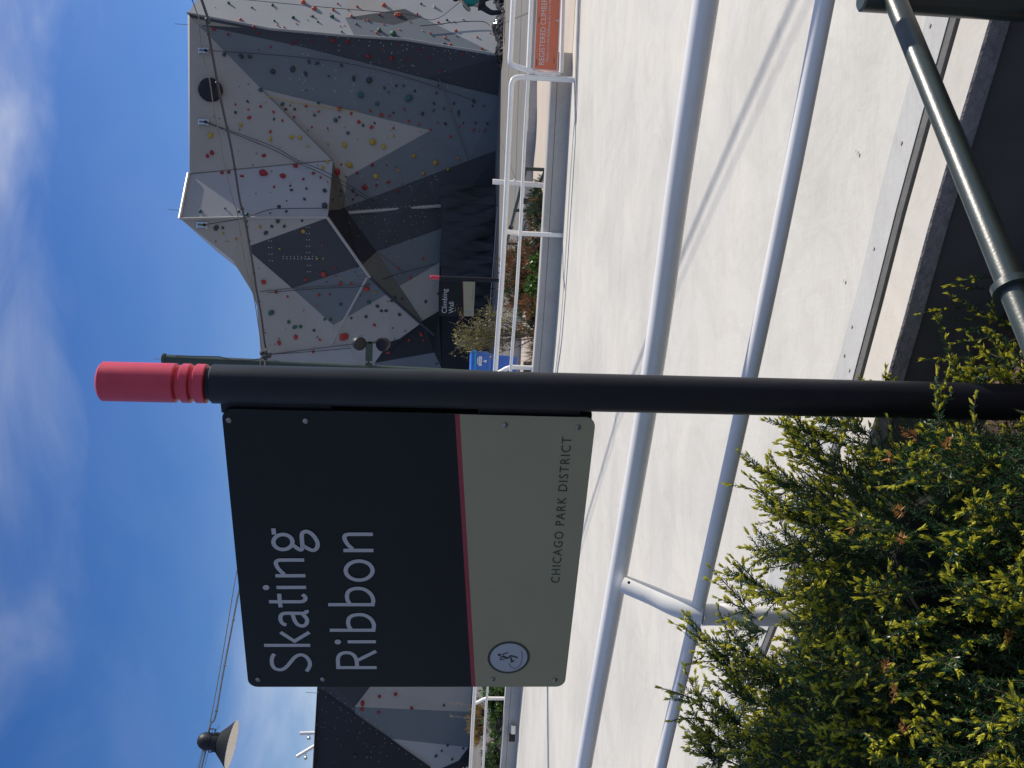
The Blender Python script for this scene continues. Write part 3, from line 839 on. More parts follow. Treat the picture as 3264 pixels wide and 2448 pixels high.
lt.build('lettering', M['sign_text'], fsn)
lt = MB(); A = FQ(1168, 915); put_text(lt, 'CHICAGO PARK DISTRICT', A, FQ(1185, 490), FQ(1148, 915) - A, Vector((0, -1, 0)), .012, 1.2)
lt.build('small_lettering', M['sign_ink'], fsn)
cI = FQ(1018, 1238); rI = .052
dsk = lambda r, y: [cI + Vector((r * math.cos(t * .2618), -y, r * math.sin(t * .2618))) for t in range(24)]
ic = MB().add(dsk(rI * 1.08, .009), [tuple(range(24))], 0).add(dsk(rI, .013), [tuple(range(24))], 1)
fr2 = (cI, Vector((1, 0, 0)), Vector((0, 0, 1)), Vector((0, -1, 0)))
for q_, pts in enumerate(([(-.02, -.03), (0, 0), (.012, .03)], [(.022, -.028), (.004, -.002)], [(-.022, .012), (.006, .014), (.024, .03)])):
    ribbon(ic, pts, .012, fr2, .016 + .002 * q_)
ic.add([cI + Vector((-.006 + .008 * math.cos(t), -.024, .032 + .008 * math.sin(t))) for t in lin(0, 5.5, 10)], [tuple(range(10))], 0)
ic.build('pictogram', [M['sign_ink'], M['sign_disc']], fsn)

# ------------------------------------------------------------------ dark green handrails
hn = thing('handrail', (.97, 2.25, -.7), 'glossy dark green stair handrail sloping down beside the retaining wall', 'handrail')
HY = 2.2
ra, rb = ony(2850, -8, 2.46), ony(3330, 1165, 1.78)
rd = (rb - ra).normalized()
MB().tube([ra - rd * .04, rb + rd * .5], .0305, 28).build('top_rail', M['green'], hn, smooth='auto')
fl_ = ony(3207, 938, 1.91)
cl = ra + rd * ((fl_ - ra).dot(rd))
MB().lathe([(-.010, .032), (-.010, .045), (.008, .045), (.008, .032)], cl, rd, 36).build('collar', M['green'], hn, smooth='auto')
pc = ony(2900, 6, 2.50)
MB().tube([Vector((pc.x + .005, pc.y, -.9)), Vector((pc.x, pc.y, ra.z + .075)), Vector((pc.x, pc.y, ra.z + .08))], [.036, .036, .030], 28).build('post', M['green'], hn, smooth='auto')
MB().tube([ra + Vector((.0, 0, -.42)), rb + rd * .5 + Vector((0, 0, -.42))], .022, 18).build('lower_rail', M['green'], hn, smooth='auto')

fh = thing('handrail', (2.6, 15, 0), 'dark green pipe handrail on the steps beyond the far low wall', 'handrail')
tops = [ony(1677, 538, 14.0), ony(1642, 670, 16.0), ony(1616, 776, 18.0), ony(1600, 860, 19.6)]
MB().tube(tops, .028, 12).build('top_rail', M['polegreen'], fh, smooth='auto')
lows = [ony(1737, 548, 14.0), ony(1700, 624, 15.0), ony(1662, 773, 18.0), ony(1645, 860, 19.6)]
MB().tube(lows, .028, 12).build('lower_rail', M['polegreen'], fh, smooth='auto')
for t in tops: MB().tube([Vector((t.x, t.y, -.1)), t + Vector((0, 0, .03))], .03, 12).build('post', M['polegreen'], fh, smooth='auto')
for x, y, Y in ((1718, 610, 14.8), (1628, 726, 17.0)):
    c = ony(x, y, Y); MB().lathe([(-.05, .045), (.05, .045)], c, (tops[1] - tops[0]).normalized(), 14).build('coupling', M['polegreen'], fh, smooth='auto')
blk = ony(1678, 642, 17.2)
t_ = thing('junction_box', (blk.x, blk.y, -.02), 'small dark box on the paving behind the far green handrail', 'box')
MB().box(blk, (.10, .1, .12)).build('case', M['rubber'], t_, bevel=.01)
MB().box(blk + Vector((0, 0, .065)), (.12, .12, .02)).build('lid', M['polegreen'], t_, bevel=.004)

# ------------------------------------------------------------------ light pole, cables, pendant lamp
PLY = 15.0
pa, pb = ony(522, 1145, PLY), ony(1100, 1174, PLY)
pd = (pa - pb).normalized()
pg = pb - pd * ((pb.z + .02) / pd.z)
pole = thing('lamp_post', pg, 'dark green lamp post with a pair of round floodlights, behind the signpost', 'lamp post')
pl = (pa - pg).length
MB().lathe([(0, .115), (.03, .115), (.04, .082), (pl - .03, .082)], pg, pd, 32).build('pole', M['polegreen'], pole, smooth='auto')
MB().lathe([(pl - .035, .092), (pl - .02, .1), (pl + .01, .1), (pl + .03, .06)], pg, pd, 32).build('finial', M['polegreen'], pole, smooth='auto')
MB().tube([pa, pa + pd * .16], .004, 6).build('spike', M['cablegrey'], pole)
ac = pg + pd * (ony(1176, 1172, PLY) - pg).dot(pd)
am = ony(1176, 1120, PLY - .05)
arm = MB().box(ac.lerp(am, .5) + Vector((.05, 0, 0)), ((am - ac).length + .2, .05, .12)).build('arm', M['polegreen'], pole, bevel=.008)
for x, y, s in ((1144, 1094, 1), (1221, 1097, -1)):
    c = ony(x, y, PLY - .08)
    prof = [(-.12, .02), (-.115, .06), (-.08, .095), (-.02, .115), (.05, .115), (.055, .105), (.05, .02)]
    fl = MB().lathe(prof, c, Vector((-.25, -.75, -.5 * s)), 28).build('floodlight', M['black'], pole, smooth='auto')
    MB().lathe([(.04, .1), (.046, .098)], c, Vector((-.25, -.75, -.5 * s)), 24).build('lens', M['rubber'], fl)
    MB().box(c.lerp(Vector((c.x, c.y, ac.z)), .7) + Vector((.02, .03, 0)), (.03, .03, .18)).build('yoke', M['polegreen'], fl)
for x in (1168, 1182): MB().lathe([(0, .018), (.015, .016)], ony(x, 1154, PLY - .1), (0, -1, 0), 12).build('bolt', M['bolt'], pole)

rA, rB = Vector((.47, 15.0, 0)), Vector((4.23, 9.77, 0))
def vplane(x, y, a, b):
    d = (b - a); nn = Vector((d.y, -d.x, 0)).normalized(); return onplane(x, y, a, nn)
def cable(name, px, a, b, r, label, extra=None, m='cable', knots=True, lead=None, group='overhead cables'):
    P = [vplane(x, y, a, b) for x, y in px]
    if extra is not None: P = P + [Vector(e) for e in extra]
    if lead is not None: P = [Vector(lead)] + P
    S = spline(P, 6)
    t = thing(name, P[0], label, 'cable', group)
    MB().tube(S, r, 8).build('strand', M[m], t, smooth='auto')
    if knots:
        acc = 0
        for i in range(1, len(S)):
            acc += (S[i] - S[i - 1]).length
            if acc > .62: acc = 0; MB().blob(S[i], r * 1.7, i, sub=1).build('cable_clip', M[m], t)
    return S
THK = [(855, 1140), (844, 1093), (833, 1006), (817, 919), (810, 870), (796, 783), (779, 691), (765, 640), (749, 539), (733, 450), (703, 312), (676, 168), (657, 60), (643, 0)]
THN = [(842, 1140), (837, 1123), (827, 1060), (814, 974), (803, 919), (788, 865), (772, 783), (757, 680), (741, 634), (711, 499), (704, 450), (684, 361), (667, 250), (644, 163), (635, 90), (613, 0)]
cable('overhead_cable', THK, rA, rB, .016, 'thick dark overhead cable running right from the lamp post past the climbing wall', [(5.9, 7.45, 4.85), (8.4, 4.0, 5.6), (10.5, 1.1, 6.3)])
cable('overhead_cable', THN, rA, rB, .0065, 'thin upper wire beside the thick cable right of the lamp post', [(5.9, 7.45, 5.0), (8.4, 4.0, 5.75), (10.5, 1.1, 6.4)], m='cablegrey')
lA, lB = Vector((.47, 15.0, 0)), Vector((-5.28, 13.0, 0))
T2 = [(800, 1700), (759, 1897), (737, 2011), (712, 2143), (687, 2282), (671, 2309), (653, 2380), (642, 2448)]
N2 = [(778, 1700), (750, 1845), (714, 2062), (687, 2212), (672, 2293), (665, 2330), (648, 2390), (634, 2448)]
cable('overhead_cable', T2, lA, lB, .013, 'thick cable sagging from behind the big sign to the pendant lamp', [(-9, 11.8, 5.5)], lead=(.47, 15, 4.68), m='cablegrey')
cable('overhead_cable', N2, lA, lB, .007, 'thin wire above the thick cable leading to the pendant lamp', [(-9, 11.8, 5.55)], lead=(.47, 15, 4.75), m='cablegrey')
for k, px_ in enumerate(([(700, 2312), (660, 2375), (630, 2448)], [(678, 2320), (668, 2390), (651, 2448)])):
    cable('overhead_cable', px_, lA, lB, .003, ('faint hanging wire left of the pendant lamp, upper of two', 'faint hanging wire left of the pendant lamp, lower of two')[k], [(-9, 11.8, 5.45)], m='cablegrey', knots=False)
gl = MB()
gbx = thing('cable_clamp', ony(856, 1138, PLY - .1), 'cluster of clamps where the cables meet the lamp post', 'clamp')
for k in range(9):
    gl.blob(ony(846 + random.uniform(-14, 22), 1130 + random.uniform(-10, 14), PLY - .11), random.uniform(.025, .05), k, sub=1, amp=.5)
gl.build('fitting', M['cable'], gbx)
MB().tube([ony(560, 1134, PLY - .09), ony(700, 1137, PLY - .1), ony(740, 1148, PLY - .1), ony(800, 1148, PLY - .1), ony(850, 1140, PLY - .1)], .008, 8).build('lead', M['cable'], gbx, smooth='auto')

# pendant lamp
lm = lambda x, y: vplane(x, y, lA, lB)
apex, rim = lm(629, 2358), lm(745, 2372)
la = (rim - apex).normalized()
rimc = lm(748.5, 2356); la = (rimc - lm(632, 2360)).normalized()
top = lm(629, 2358)
H_ = (rimc - top).length
# shade is seen a little from below: it hangs tipped towards the picture's left
tip = (Vector((0.05, -.30, -1)) + Vector((-.10, 0, 0))).normalized()
lam = thing('pendant_lamp', top, 'dark conical pendant lamp with pale underside hung from the overhead cables', 'lamp')
s = H_
o = top
axl = Vector((-.0, .02, -1)).normalized(); axl = Vector((-.13, -.01, -1)).normalized()
body = [(0, .005), (s * .02, .055), (s * .08, .092), (s * .17, .117), (s * .28, .122), (s * .36, .122), (s * .37, .116), (s * .44, .116), (s * .45, .135), (s * .55, .135), (s * .56, .12)]
MB().lathe(body, o, axl, 36).build('housing', M['black'], lam, smooth='auto')
shade = [(s * .55, .125), (s * .58, .15), (s * .72, .22), (s * .88, .308), (s * .93, .335)]
sh = MB()
seg = 56; k = 0
a0 = axl.cross(Vector((0, 1, 0))).normalized(); b0 = axl.cross(a0)
V = []
for t, r in shade + [(t + .008, r - .010) for t, r in reversed(shade)]:
    for q_ in range(seg): V.append(o + axl * t + (a0 * math.cos(q_ * 2 * math.pi / seg) + b0 * math.sin(q_ * 2 * math.pi / seg)) * r)
nr_ = len(shade) * 2
for i in range(nr_ - 1):
    for q_ in range(seg): sh.f.append((i * seg + q_, i * seg + (q_ + 1) % seg, (i + 1) * seg + (q_ + 1) % seg, (i + 1) * seg + q_)); sh.m.append(0 if i < len(shade) - 1 else 1)
sh.v = [tuple(p) for p in V]
M['lampblack'] = mat('lamp_dark_enamel', (0.012, 0.015, 0.02), 0.7, 0.1, spec=0.15)
M['lampwhite'] = mat('lamp_reflector_white', (0.85, 0.81, 0.75), 0.6, 0.04)
sh.build('lamp_shade', [M['lampblack'], M['lampwhite']], lam)
MB().lathe([(s * .915, .322), (s * .925, .322)], o, axl, 48).build('lens', M['lampwhite'], lam)
MB().lathe([(0, .03), (.05, .035), (.07, .02)], o + Vector((-.115, 0, -.08)), (-.6, 0, -.6), 14).build('sensor', M['steel'], lam)
for k in (-1, 1): MB().tube([o + Vector((.11 * k, -.02, -.16)), o + Vector((.17 * k, -.02, -.18)), o + Vector((.16 * k, -.02, -.26)), o + Vector((.10 * k, -.02, -.24))], .01, 8).build('hook', M['cable'], lam)

# ------------------------------------------------------------------ climbing wall
WV = {'A0': (598, 43, 32), 'A1': (865, 94, 32), 'A2': (1100, 115, 32), 'A3': (1290, 127, 32), 'A4': (1599, 178, 32),
 'n1': (604, 51, 32.1), 'n2': (632, 79, 32.1), 'n3': (947, 146, 32.3), 'n4': (1140, 195, 32.4), 'n5': (1355, 250, 32.7), 'n6': (1597, 308, 33.2),
 'q1': (833, 284, 32.3), 'q3': (1140, 358, 32.7), 'q4': (1371, 416, 33.1), 'q5': (1105, 564, 32.5), 'q6': (1061, 511, 32.0),
 'T': (604, 554, 31.8), 'r1': (576, 698, 30.7), 'r2': (735, 692, 30.9), 'r3': (776, 694, 30.9), 'P': (1044, 694, 31.0), 'q7': (1049, 670, 31.3),
 'q8': (1085, 668, 32.2), 'q9': (1097, 661, 32.5), 'q10': (1100, 620, 32.5),
 's2': (1181, 631, 32.8), 's3': (1355, 564, 33.2), 's4': (1493, 512, 33.5), 's5': (1589, 477, 33.7),
 'd1': (798, 783, 31.3), 'd2': (797, 803, 31.4), 'd3': (931, 919, 31.9), 'd4': (1062, 1036, 32.5), 'e1': (1055, 1097, 33.0),
 'o1': (741, 829, 31.3), 'o2': (803, 930, 31.9), 'o3': (819, 976, 32.2), 'o4': (825, 1060, 32.7), 'o5': (832, 1140, 33.1), 'o6': (835, 1260, 33.6),
 'b1': (1152, 847, 31.6), 'b2': (1180, 885, 31.8), 'b3': (1234, 937, 32.2), 'b4': (1341, 1031, 32.8),
 'c1': (1201, 802, 32.3), 'c2': (1408, 728, 33.2), 'c3': (1401, 837, 33.2), 'c4': (1274, 912, 32.7), 'c5': (1347, 1022, 32.95), 'c6': (1398, 992, 33.2),
 'f1': (1100, 1015, 32.5), 'g1': (1274, 1079, 33.0), 'g2': (1240, 1090, 33.0), 'g3': (1100, 1091, 33.0),
 'h1': (1384, 1124, 33.4), 'h2': (1194, 1157, 33.4), 'h3': (1408, 1175, 33.5), 'h4': (1412, 1260, 33.7), 'h5': (1192, 1260, 33.7),
 'B1': (1597, 740, 33.9), 'B2': (1592, 900, 33.9), 'B3': (1582, 1190, 34.0), 'B4': (1580, 1260, 34.0)}
WP = {}
for k, (x, y, Y) in WV.items():
    WP[k] = ony(x, y, Y)
# the lit facet turns the corner to the right and runs back
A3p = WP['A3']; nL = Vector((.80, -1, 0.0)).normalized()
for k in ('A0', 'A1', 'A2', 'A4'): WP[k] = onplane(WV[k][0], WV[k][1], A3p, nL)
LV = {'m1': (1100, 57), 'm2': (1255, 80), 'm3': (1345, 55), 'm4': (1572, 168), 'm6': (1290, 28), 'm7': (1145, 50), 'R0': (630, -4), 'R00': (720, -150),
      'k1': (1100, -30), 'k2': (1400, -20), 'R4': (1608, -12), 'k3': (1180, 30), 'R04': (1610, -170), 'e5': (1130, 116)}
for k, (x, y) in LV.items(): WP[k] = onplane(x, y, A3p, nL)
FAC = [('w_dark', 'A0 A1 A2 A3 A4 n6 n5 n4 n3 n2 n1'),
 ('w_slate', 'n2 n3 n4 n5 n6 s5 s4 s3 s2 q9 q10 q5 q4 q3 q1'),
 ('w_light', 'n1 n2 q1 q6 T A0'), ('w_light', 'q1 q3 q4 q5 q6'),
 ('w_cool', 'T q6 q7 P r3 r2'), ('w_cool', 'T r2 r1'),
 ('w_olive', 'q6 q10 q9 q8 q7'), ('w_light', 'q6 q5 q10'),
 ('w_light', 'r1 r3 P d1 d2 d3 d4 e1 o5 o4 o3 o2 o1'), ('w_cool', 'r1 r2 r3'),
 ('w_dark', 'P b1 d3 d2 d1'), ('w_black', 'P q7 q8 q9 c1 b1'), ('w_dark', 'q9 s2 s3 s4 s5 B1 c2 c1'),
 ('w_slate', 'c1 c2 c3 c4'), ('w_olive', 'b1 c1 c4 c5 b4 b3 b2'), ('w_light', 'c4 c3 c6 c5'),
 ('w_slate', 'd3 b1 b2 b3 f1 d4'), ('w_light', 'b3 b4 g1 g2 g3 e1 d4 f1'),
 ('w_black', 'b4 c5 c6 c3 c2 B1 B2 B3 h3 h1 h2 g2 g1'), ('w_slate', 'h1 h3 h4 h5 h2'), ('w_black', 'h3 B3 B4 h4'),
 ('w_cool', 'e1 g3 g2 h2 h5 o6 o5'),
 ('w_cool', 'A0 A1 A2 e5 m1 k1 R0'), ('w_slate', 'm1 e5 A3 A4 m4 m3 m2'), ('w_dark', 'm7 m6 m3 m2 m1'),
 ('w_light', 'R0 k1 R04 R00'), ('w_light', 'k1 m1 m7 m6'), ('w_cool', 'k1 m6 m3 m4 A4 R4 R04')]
wall = thing('climbing_wall', (6, 32, .17), 'tall faceted grey climbing wall dotted with coloured holds behind the far railing', 'climbing wall')
order = ['w_light', 'w_cool', 'w_slate', 'w_olive', 'w_dark', 'w_black', 'w_side']
wm = MB(); bvV, bvF = [], []
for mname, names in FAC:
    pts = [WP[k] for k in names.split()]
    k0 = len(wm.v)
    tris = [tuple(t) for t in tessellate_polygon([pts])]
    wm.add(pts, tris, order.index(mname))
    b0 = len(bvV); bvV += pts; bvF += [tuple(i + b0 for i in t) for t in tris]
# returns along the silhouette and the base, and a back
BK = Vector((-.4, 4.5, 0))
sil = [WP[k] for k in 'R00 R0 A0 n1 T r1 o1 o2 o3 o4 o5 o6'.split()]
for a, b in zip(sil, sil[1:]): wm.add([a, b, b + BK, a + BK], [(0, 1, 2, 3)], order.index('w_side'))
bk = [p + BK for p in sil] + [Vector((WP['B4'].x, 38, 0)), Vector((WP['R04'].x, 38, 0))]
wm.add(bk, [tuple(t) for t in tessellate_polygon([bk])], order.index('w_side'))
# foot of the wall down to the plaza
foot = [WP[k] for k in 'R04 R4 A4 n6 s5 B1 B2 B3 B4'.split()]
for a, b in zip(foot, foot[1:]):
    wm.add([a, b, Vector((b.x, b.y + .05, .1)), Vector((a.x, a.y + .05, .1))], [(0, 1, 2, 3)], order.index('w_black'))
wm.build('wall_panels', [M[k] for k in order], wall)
bvh = BVHTree.FromPolygons([tuple(p) for p in bvV], bvF)
def hit(x, y):
    d = ray(x, y).normalized()
    loc, nn, i, dist = bvh.ray_cast(CAM, d, 100)
    if loc is None: return None, None
    if nn.dot(d) > 0: nn = -nn
    return loc, nn
# bright edge strips with a little thickness
def rib(pts, w, m=M['rib'], name='edge_strip', par=None, lift=.04):
    P = [Vector(p) + Vector((0, -lift, 0)) for p in pts]
    MB().tube(P, w, 6).build(name, m, par or wall)
rib([WP['r1'], WP['r3'], WP['P']], .045)  # pale strip paints the light caught along this convex ridge
rib([WP['P'], WP['b1'], WP['b2']], .055)
rib([WP['b2'], WP['b3'], WP['b4'], ony(1384, 1068, 33.0)], .05, M['w_dark'])
rib([hit(1112, 679)[0], hit(1404, 657)[0]], .06)
rib([hit(1171, 884)[0], hit(1056, 1096)[0]], .05)
rib([WP['A0'], WP['A1'], WP['A2'], WP['A3'], WP['A4']], .05, M['w_light'])
rib([WP['T'] + Vector((0, 0, .03)), WP['r1'] + Vector((0, 0, .03))], .05, M['white'], 'coping')
# joints that read as thin lines
for pts in ([(833, 284), (1061, 511)], [(604, 554), (1061, 511)], [(1400, 250), (1493, 512)], [(931, 919), (1175, 906)], [(830, 930), (931, 919)], [(1204, 803), (1290, 870)], [(862, 1130), (1055, 1105), (1240, 1085)]):
    P = [hit(*p)[0] for p in pts]
    P = [p for p in P if p is not None]
    if len(P) > 1: rib(P, .014, M['w_olive'], 'panel_joint', lift=.015)

# holds, read off the photograph facet by facet: origin, scale, then (x, y, kind, size)
HOLDS = [(540, 0, .27125, '''835,232,o,1.1 1575,30,o,1.6 1700,105,o,1.5 1925,120,o,1.4 2135,190,o,.8 1270,300,o,.9 1345,320,o,.7 1975,45,o,.8 2100,120,o,.6
525,345,R,1.1 690,405,R,.9 990,328,R,1.1 1045,385,R,1 1490,480,R,1 1438,525,R,.9 1678,495,R,.8 1920,475,R,1.2 2100,495,R,1.3 1190,552,R,.9 1045,585,R,.6
700,45,g,1.2 1210,65,g,1.1 1452,210,g,1.2 1235,250,g,1 1685,195,g,.9 1745,260,g,.9 1910,205,g,1.4 2025,375,g,.9 970,95,d,.8
648,640,d,1.2 845,660,d,1.5 948,670,d,1.4 1215,845,d,1.7 1450,815,d,1.5 1640,730,d,1.2 1735,745,d,1.2 1600,870,d,1.2 1875,895,d,.8 2020,768,d,1.1 2165,915,d,1.3
1605,1065,t,.8 1072,1065,t,1.2 920,1195,d,1 1325,1225,t,1.3 1368,1285,d,1 1470,1285,d,1.1 775,1322,d,1 1705,1357,t,1 1995,1378,d,1 1950,1417,t,1.4 2100,1565,t,1.2 1228,1405,d,.8 1750,1212,t,1
775,1230,r,.8 928,1290,r,.9 1073,1255,r,1 940,1385,r,1.2 1228,1318,r,.9 1328,1418,r,.9 1418,1240,r,.8 1465,1380,r,1.1 1605,1250,r,1 1755,1312,r,1.1 1995,1282,r,1.5 2135,1332,r,1 1675,1495,r,.9 1860,1508,r,.7 1190,1550,r,1
835,1470,y,1.4 485,1595,y,1.5 1190,1640,y,1.4 1437,1615,y,1.2 1532,1622,y,1.2'''),
 (1100, 0, .27125, '''145,85,o,1 455,65,o,1.8 270,245,o,1.1 75,185,o,.9 620,180,o,2 400,175,r,.9 760,258,o,.7 848,170,r,.9 640,350,o,.7 370,390,o,1.1 1000,392,o,.9 1095,265,o,.8 1280,260,o,.8 1300,365,o,1.1 1175,450,o,.9 1235,525,r,1 1605,575,o,.9 1550,440,o,.8 1705,392,o,.6 455,290,o,.6
130,285,g,.9 400,365,g,1.4 560,405,g,1.8 1160,510,g,.8 1050,85,w,1.3 1385,230,w,.9 910,365,w,.6 895,50,d,1 1195,240,d,1
270,655,R,1.4 545,680,R,1.4 718,688,R,1 880,590,R,1 990,680,R,.9 1140,835,R,.9 1385,628,R,.9 628,505,R,.6
100,920,d,1.5 280,945,d,1.9 460,1038,d,1.1 600,1008,d,1 687,1010,d,1 820,1070,d,.9 185,1115,t,1.9 745,1155,t,2.2 378,1220,t,1.3 510,1085,t,.8 910,1338,d,1.2 565,1325,d,.9 1040,1215,d,.9 1070,1098,d,.8 1095,1008,d,.8 1275,1218,d,.9 1330,1330,d,1.2 1495,1245,d,.9 1630,1245,d,.9 1505,1190,d,1.3 1040,1297,t,1 1160,1275,d,.8 1175,1455,d,1.1 1390,1445,d,.8 1530,1445,d,.9 1670,1450,d,.9
298,1305,r,.9 425,1355,r,1.6 520,1362,r,.9 697,1283,r,.8 1245,1302,r,.7 750,1425,r,.9 862,1465,r,.8 1087,1443,r,.8 1340,1485,r,.8 1505,1532,r,1 1642,1525,r,1 1003,1525,r,.9 1237,1605,r,1 570,1505,r,.9 308,1495,r,1.2 158,1435,r,1.2
345,1445,d,.8 210,1477,d,1 570,1600,y,.9'''),
 (540, 420, .27125, '''1628,172,y,.9 1862,145,y,.8 2060,155,y,1.4 1858,360,y,1.3 1805,425,y,1.3 2115,390,y,2.1
500,245,R,1.4 445,287,R,1.2 1108,283,R,1.2 620,487,R,1 697,480,R,1.1 853,525,R,1 1110,490,R,1.9 1330,527,R,1.7 1480,405,R,1.5 1575,560,R,1.1 1692,490,R,1 1775,540,R,.9 1958,470,R,2.3 2020,383,R,.8 1228,657,R,.7 1420,635,d,.7 1858,587,R,.5
1435,688,d,1 1608,668,d,1 1588,793,d,1 1825,700,d,1.4 1825,880,d,2.1 1290,883,d,1.2 815,940,d,1.1 655,903,d,.8 905,978,t,1.3 1375,937,d,1.1 365,940,t,1.3 550,1127,d,1.6 627,1127,d,1.1 905,1055,d,.9 915,1122,d,.9 1275,1048,d,1.3 1205,1110,d,1.1 1350,1110,d,1 1137,1185,d,1.3 1562,1045,d,.8 2070,525,d,.7 2010,697,d,1.2 1998,750,d,.8 1915,797,d,.8 2155,697,d,1.2 2155,793,d,.8 1185,958,d,.6
632,1192,a,.9 785,1257,a,.8 1068,1115,a,1 1575,1170,a,1.3 1293,1375,y,.8 1735,1490,y,.9 1808,1490,y,.6'''),
 (1100, 420, .27125, '''318,125,y,2.4 450,180,y,1.3 357,527,y,1.4 632,457,a,1.1 805,287,a,1.2 1055,365,a,1.8 915,490,a,1.6 1208,445,a,1.3 1327,318,a,1.2
315,392,R,1.2 140,485,R,1.1 228,655,R,1.6 367,627,R,.9 507,593,R,1.1 612,698,R,.9 487,392,R,.7 912,1492,r,1 625,1605,r,.8 1075,1487,b,.6 137,745,R,.8'''),
 (540, 800, .27125, '''1107,362,r,1.6 1255,480,r,1.2 1390,535,r,.9 1810,270,r,1.6 1595,338,r,1.1 1940,203,r,.8 2010,378,r,1.1 2138,375,r,.7 1757,518,r,1 1885,510,r,.8 1290,1078,r,1.6 1480,1008,r,1.5 1770,1042,r,.9 1692,1185,r,1 2050,1005,r,2.6
1200,722,g,1.5 1405,830,g,1.2 1470,893,g,1.4 1540,890,g,1.2 1698,930,d,1.1 1827,802,g,1 1890,803,g,1.2 2015,625,g,1.2 2138,787,d,.8 2015,320,y,.6'''),
 (1100, 800, .3345, '''310,525,d,1.3 345,568,d,1.1 392,568,d,1.1 518,602,d,1.2 440,475,d,1 765,482,d,1.2 200,625,d,1 225,488,g,1.3 60,637,d,.9 112,152,d,.8 475,440,d,.9 538,455,d,.9 890,405,d,1.1 870,1072,d,.8
205,362,r,1.8 60,303,r,.8 620,258,r,1 740,72,r,1 508,165,r,.9 280,705,r,1 450,733,r,.7 572,762,r,.7 725,790,r,1.2 610,847,r,1 748,853,r,.9 410,965,r,1.2 285,390,a,1 408,480,a,.6 160,255,a,.7''')]
hl = []
for ox, oy, sc_, txt in HOLDS:
    for tk in txt.split():
        a = tk.split(','); hl.append((ox + float(a[0]) * sc_, oy + float(a[1]) * sc_, a[2], float(a[3])))
hl.sort(key=lambda h: -h[3])
rest = MB(); hk = sorted(HC)
for i, (x, y, kd, sz) in enumerate(hl):
    loc, nn = hit(x, y)
    if loc is None: continue
    r = .062 * sz
    sq = (random.uniform(.75, 1.25), random.uniform(.65, 1.0), random.uniform(.65, .95))
    lit = nn.x > .3
    if i < 100:
        m_ = MB().blob(loc + nn * r * .3, r, i, sq, nn, 2, .34)
        m_.build('climbing_hold', M['h' + kd], wall, smooth=False)
    else:
        rest.blob(loc + nn * r * .3, r, i, sq, nn, 1, .3, hk.index(kd))
rr = random.Random(12)
for k in range(150):
    x, y = rr.uniform(660, 1560), rr.uniform(20, 1110)
    if 130 < y < 260 and x < 900: continue
    loc, nn = hit(x, y)
    if loc is not None: rest.blob(loc + nn * .012, rr.uniform(.018, .036), 500 + k, (1, .8, .8), nn, 1, .3, hk.index(rr.choice('ddddtrro' if y > 130 else 'dwoog')))
o = rest.build('small_holds', [M['h' + k] for k in hk], wall); o['kind'] = 'stuff'
# bolt holes with bright T-nuts on the dark panels
tn = MB()
def nut(x, y, r=.014):
    loc, nn = hit(x, y)
    if loc is not None: tn.lathe([(0, r), (.006, r)], loc, nn, 6)
for k in range(10):
    nut(903 + k * 11.6 - (k > 3) * 0, 1198 - 1198 + 817 + (k % 2) * 2); nut(903 + k * 11.6, 825)
for k in range(8):
    nut(976 + k * .6, 724 + k * 20.3); nut(985 + k * .6, 724 + k * 20.3)
for k in range(4):
    nut(856 + k, 768 + k * 21); nut(865 + k, 768 + k * 21)
for k in range(140):
    x, y = random.uniform(900, 1560), random.uniform(140, 300); loc, nn = hit(x, y); nut(x, y, random.uniform(.006, .016))
for k in range(160):
    nut(random.uniform(1100, 1400), random.uniform(560, 880), random.uniform(.006, .014))
for k in range(22):
    t = k / 21; nut(1112 + 292 * t, 672 - 22 * t, .012)
    nut(1048 + 104 * t + 4, 697 + 150 * t, .012)
    nut(870 + 720 * t, 92 + 84 * t + 4, .012)
o = tn.build('bolt_heads', M['steel'], wall); o['kind'] = 'stuff'
# belay anchors, ropes, the round black drum, lightning spikes
for x, y in ((650, 165), (650, 392), (645, 719)):
    loc, nn = hit(x, y)
    an = MB()
    for dx in (-.16, .16): an.box(loc + Vector((0, -.06, dx)), (.22, .05, .05))
    an.box(loc + Vector((-.06, -.10, 0)), (.05, .06, .3)).box(loc + Vector((.07, -.09, 0)), (.05, .06, .28))
    an.build('belay_anchor', M['steel'], wall, bevel=.01)
    MB().lathe([(0, .05), (.05, .05)], loc + Vector((0, -.14, -.1)), (0, -1, 0), 12).build('pulley', M['rubber'], wall)
def rope(px, r=.012, m=M['cable']):
    P = []
    for p in px:
        loc, nn = hit(*p)
        if loc is not None: P.append(loc + nn * .12)
    if len(P) > 1: MB().tube(spline(P, 5), r, 6).build('rope', m, wall, smooth='auto')
rope([(655, 163), (720, 168), (830, 175), (1000, 190), (1150, 212), (1300, 250), (1450, 300), (1500, 318)])
rope([(660, 392), (727, 418), (870, 470), (950, 515), (1050, 560), (1175, 634), (1200, 650)])
rope([(660, 394), (727, 422), (870, 480), (950, 525), (1050, 572), (1170, 640)])
rope([(648, 715), (770, 695), (860, 675), (920, 671), (1046, 670)], .014)
rope([(855, 930), (931, 922), (1050, 914), (1160, 908), (1250, 880), (1390, 840)], .012)
rope([(864, 1125), (1000, 1117), (1120, 1105)], .012)
rope([(1340, 92), (1390, 88), (1460, 80), (1535, 78), (1560, 90)], .016)
rope([(846, 310), (980, 338), (1140, 357)], .014, M['hy'])
loc, nn = hit(672, 288)
MB().lathe([(-.02, .41), (.14, .41), (.17, .39), (.20, .30), (.23, .24), (.235, .05)], loc, Vector((-.1, -1, -.1)), 40).build('drum', M['black'], wall, smooth='auto')
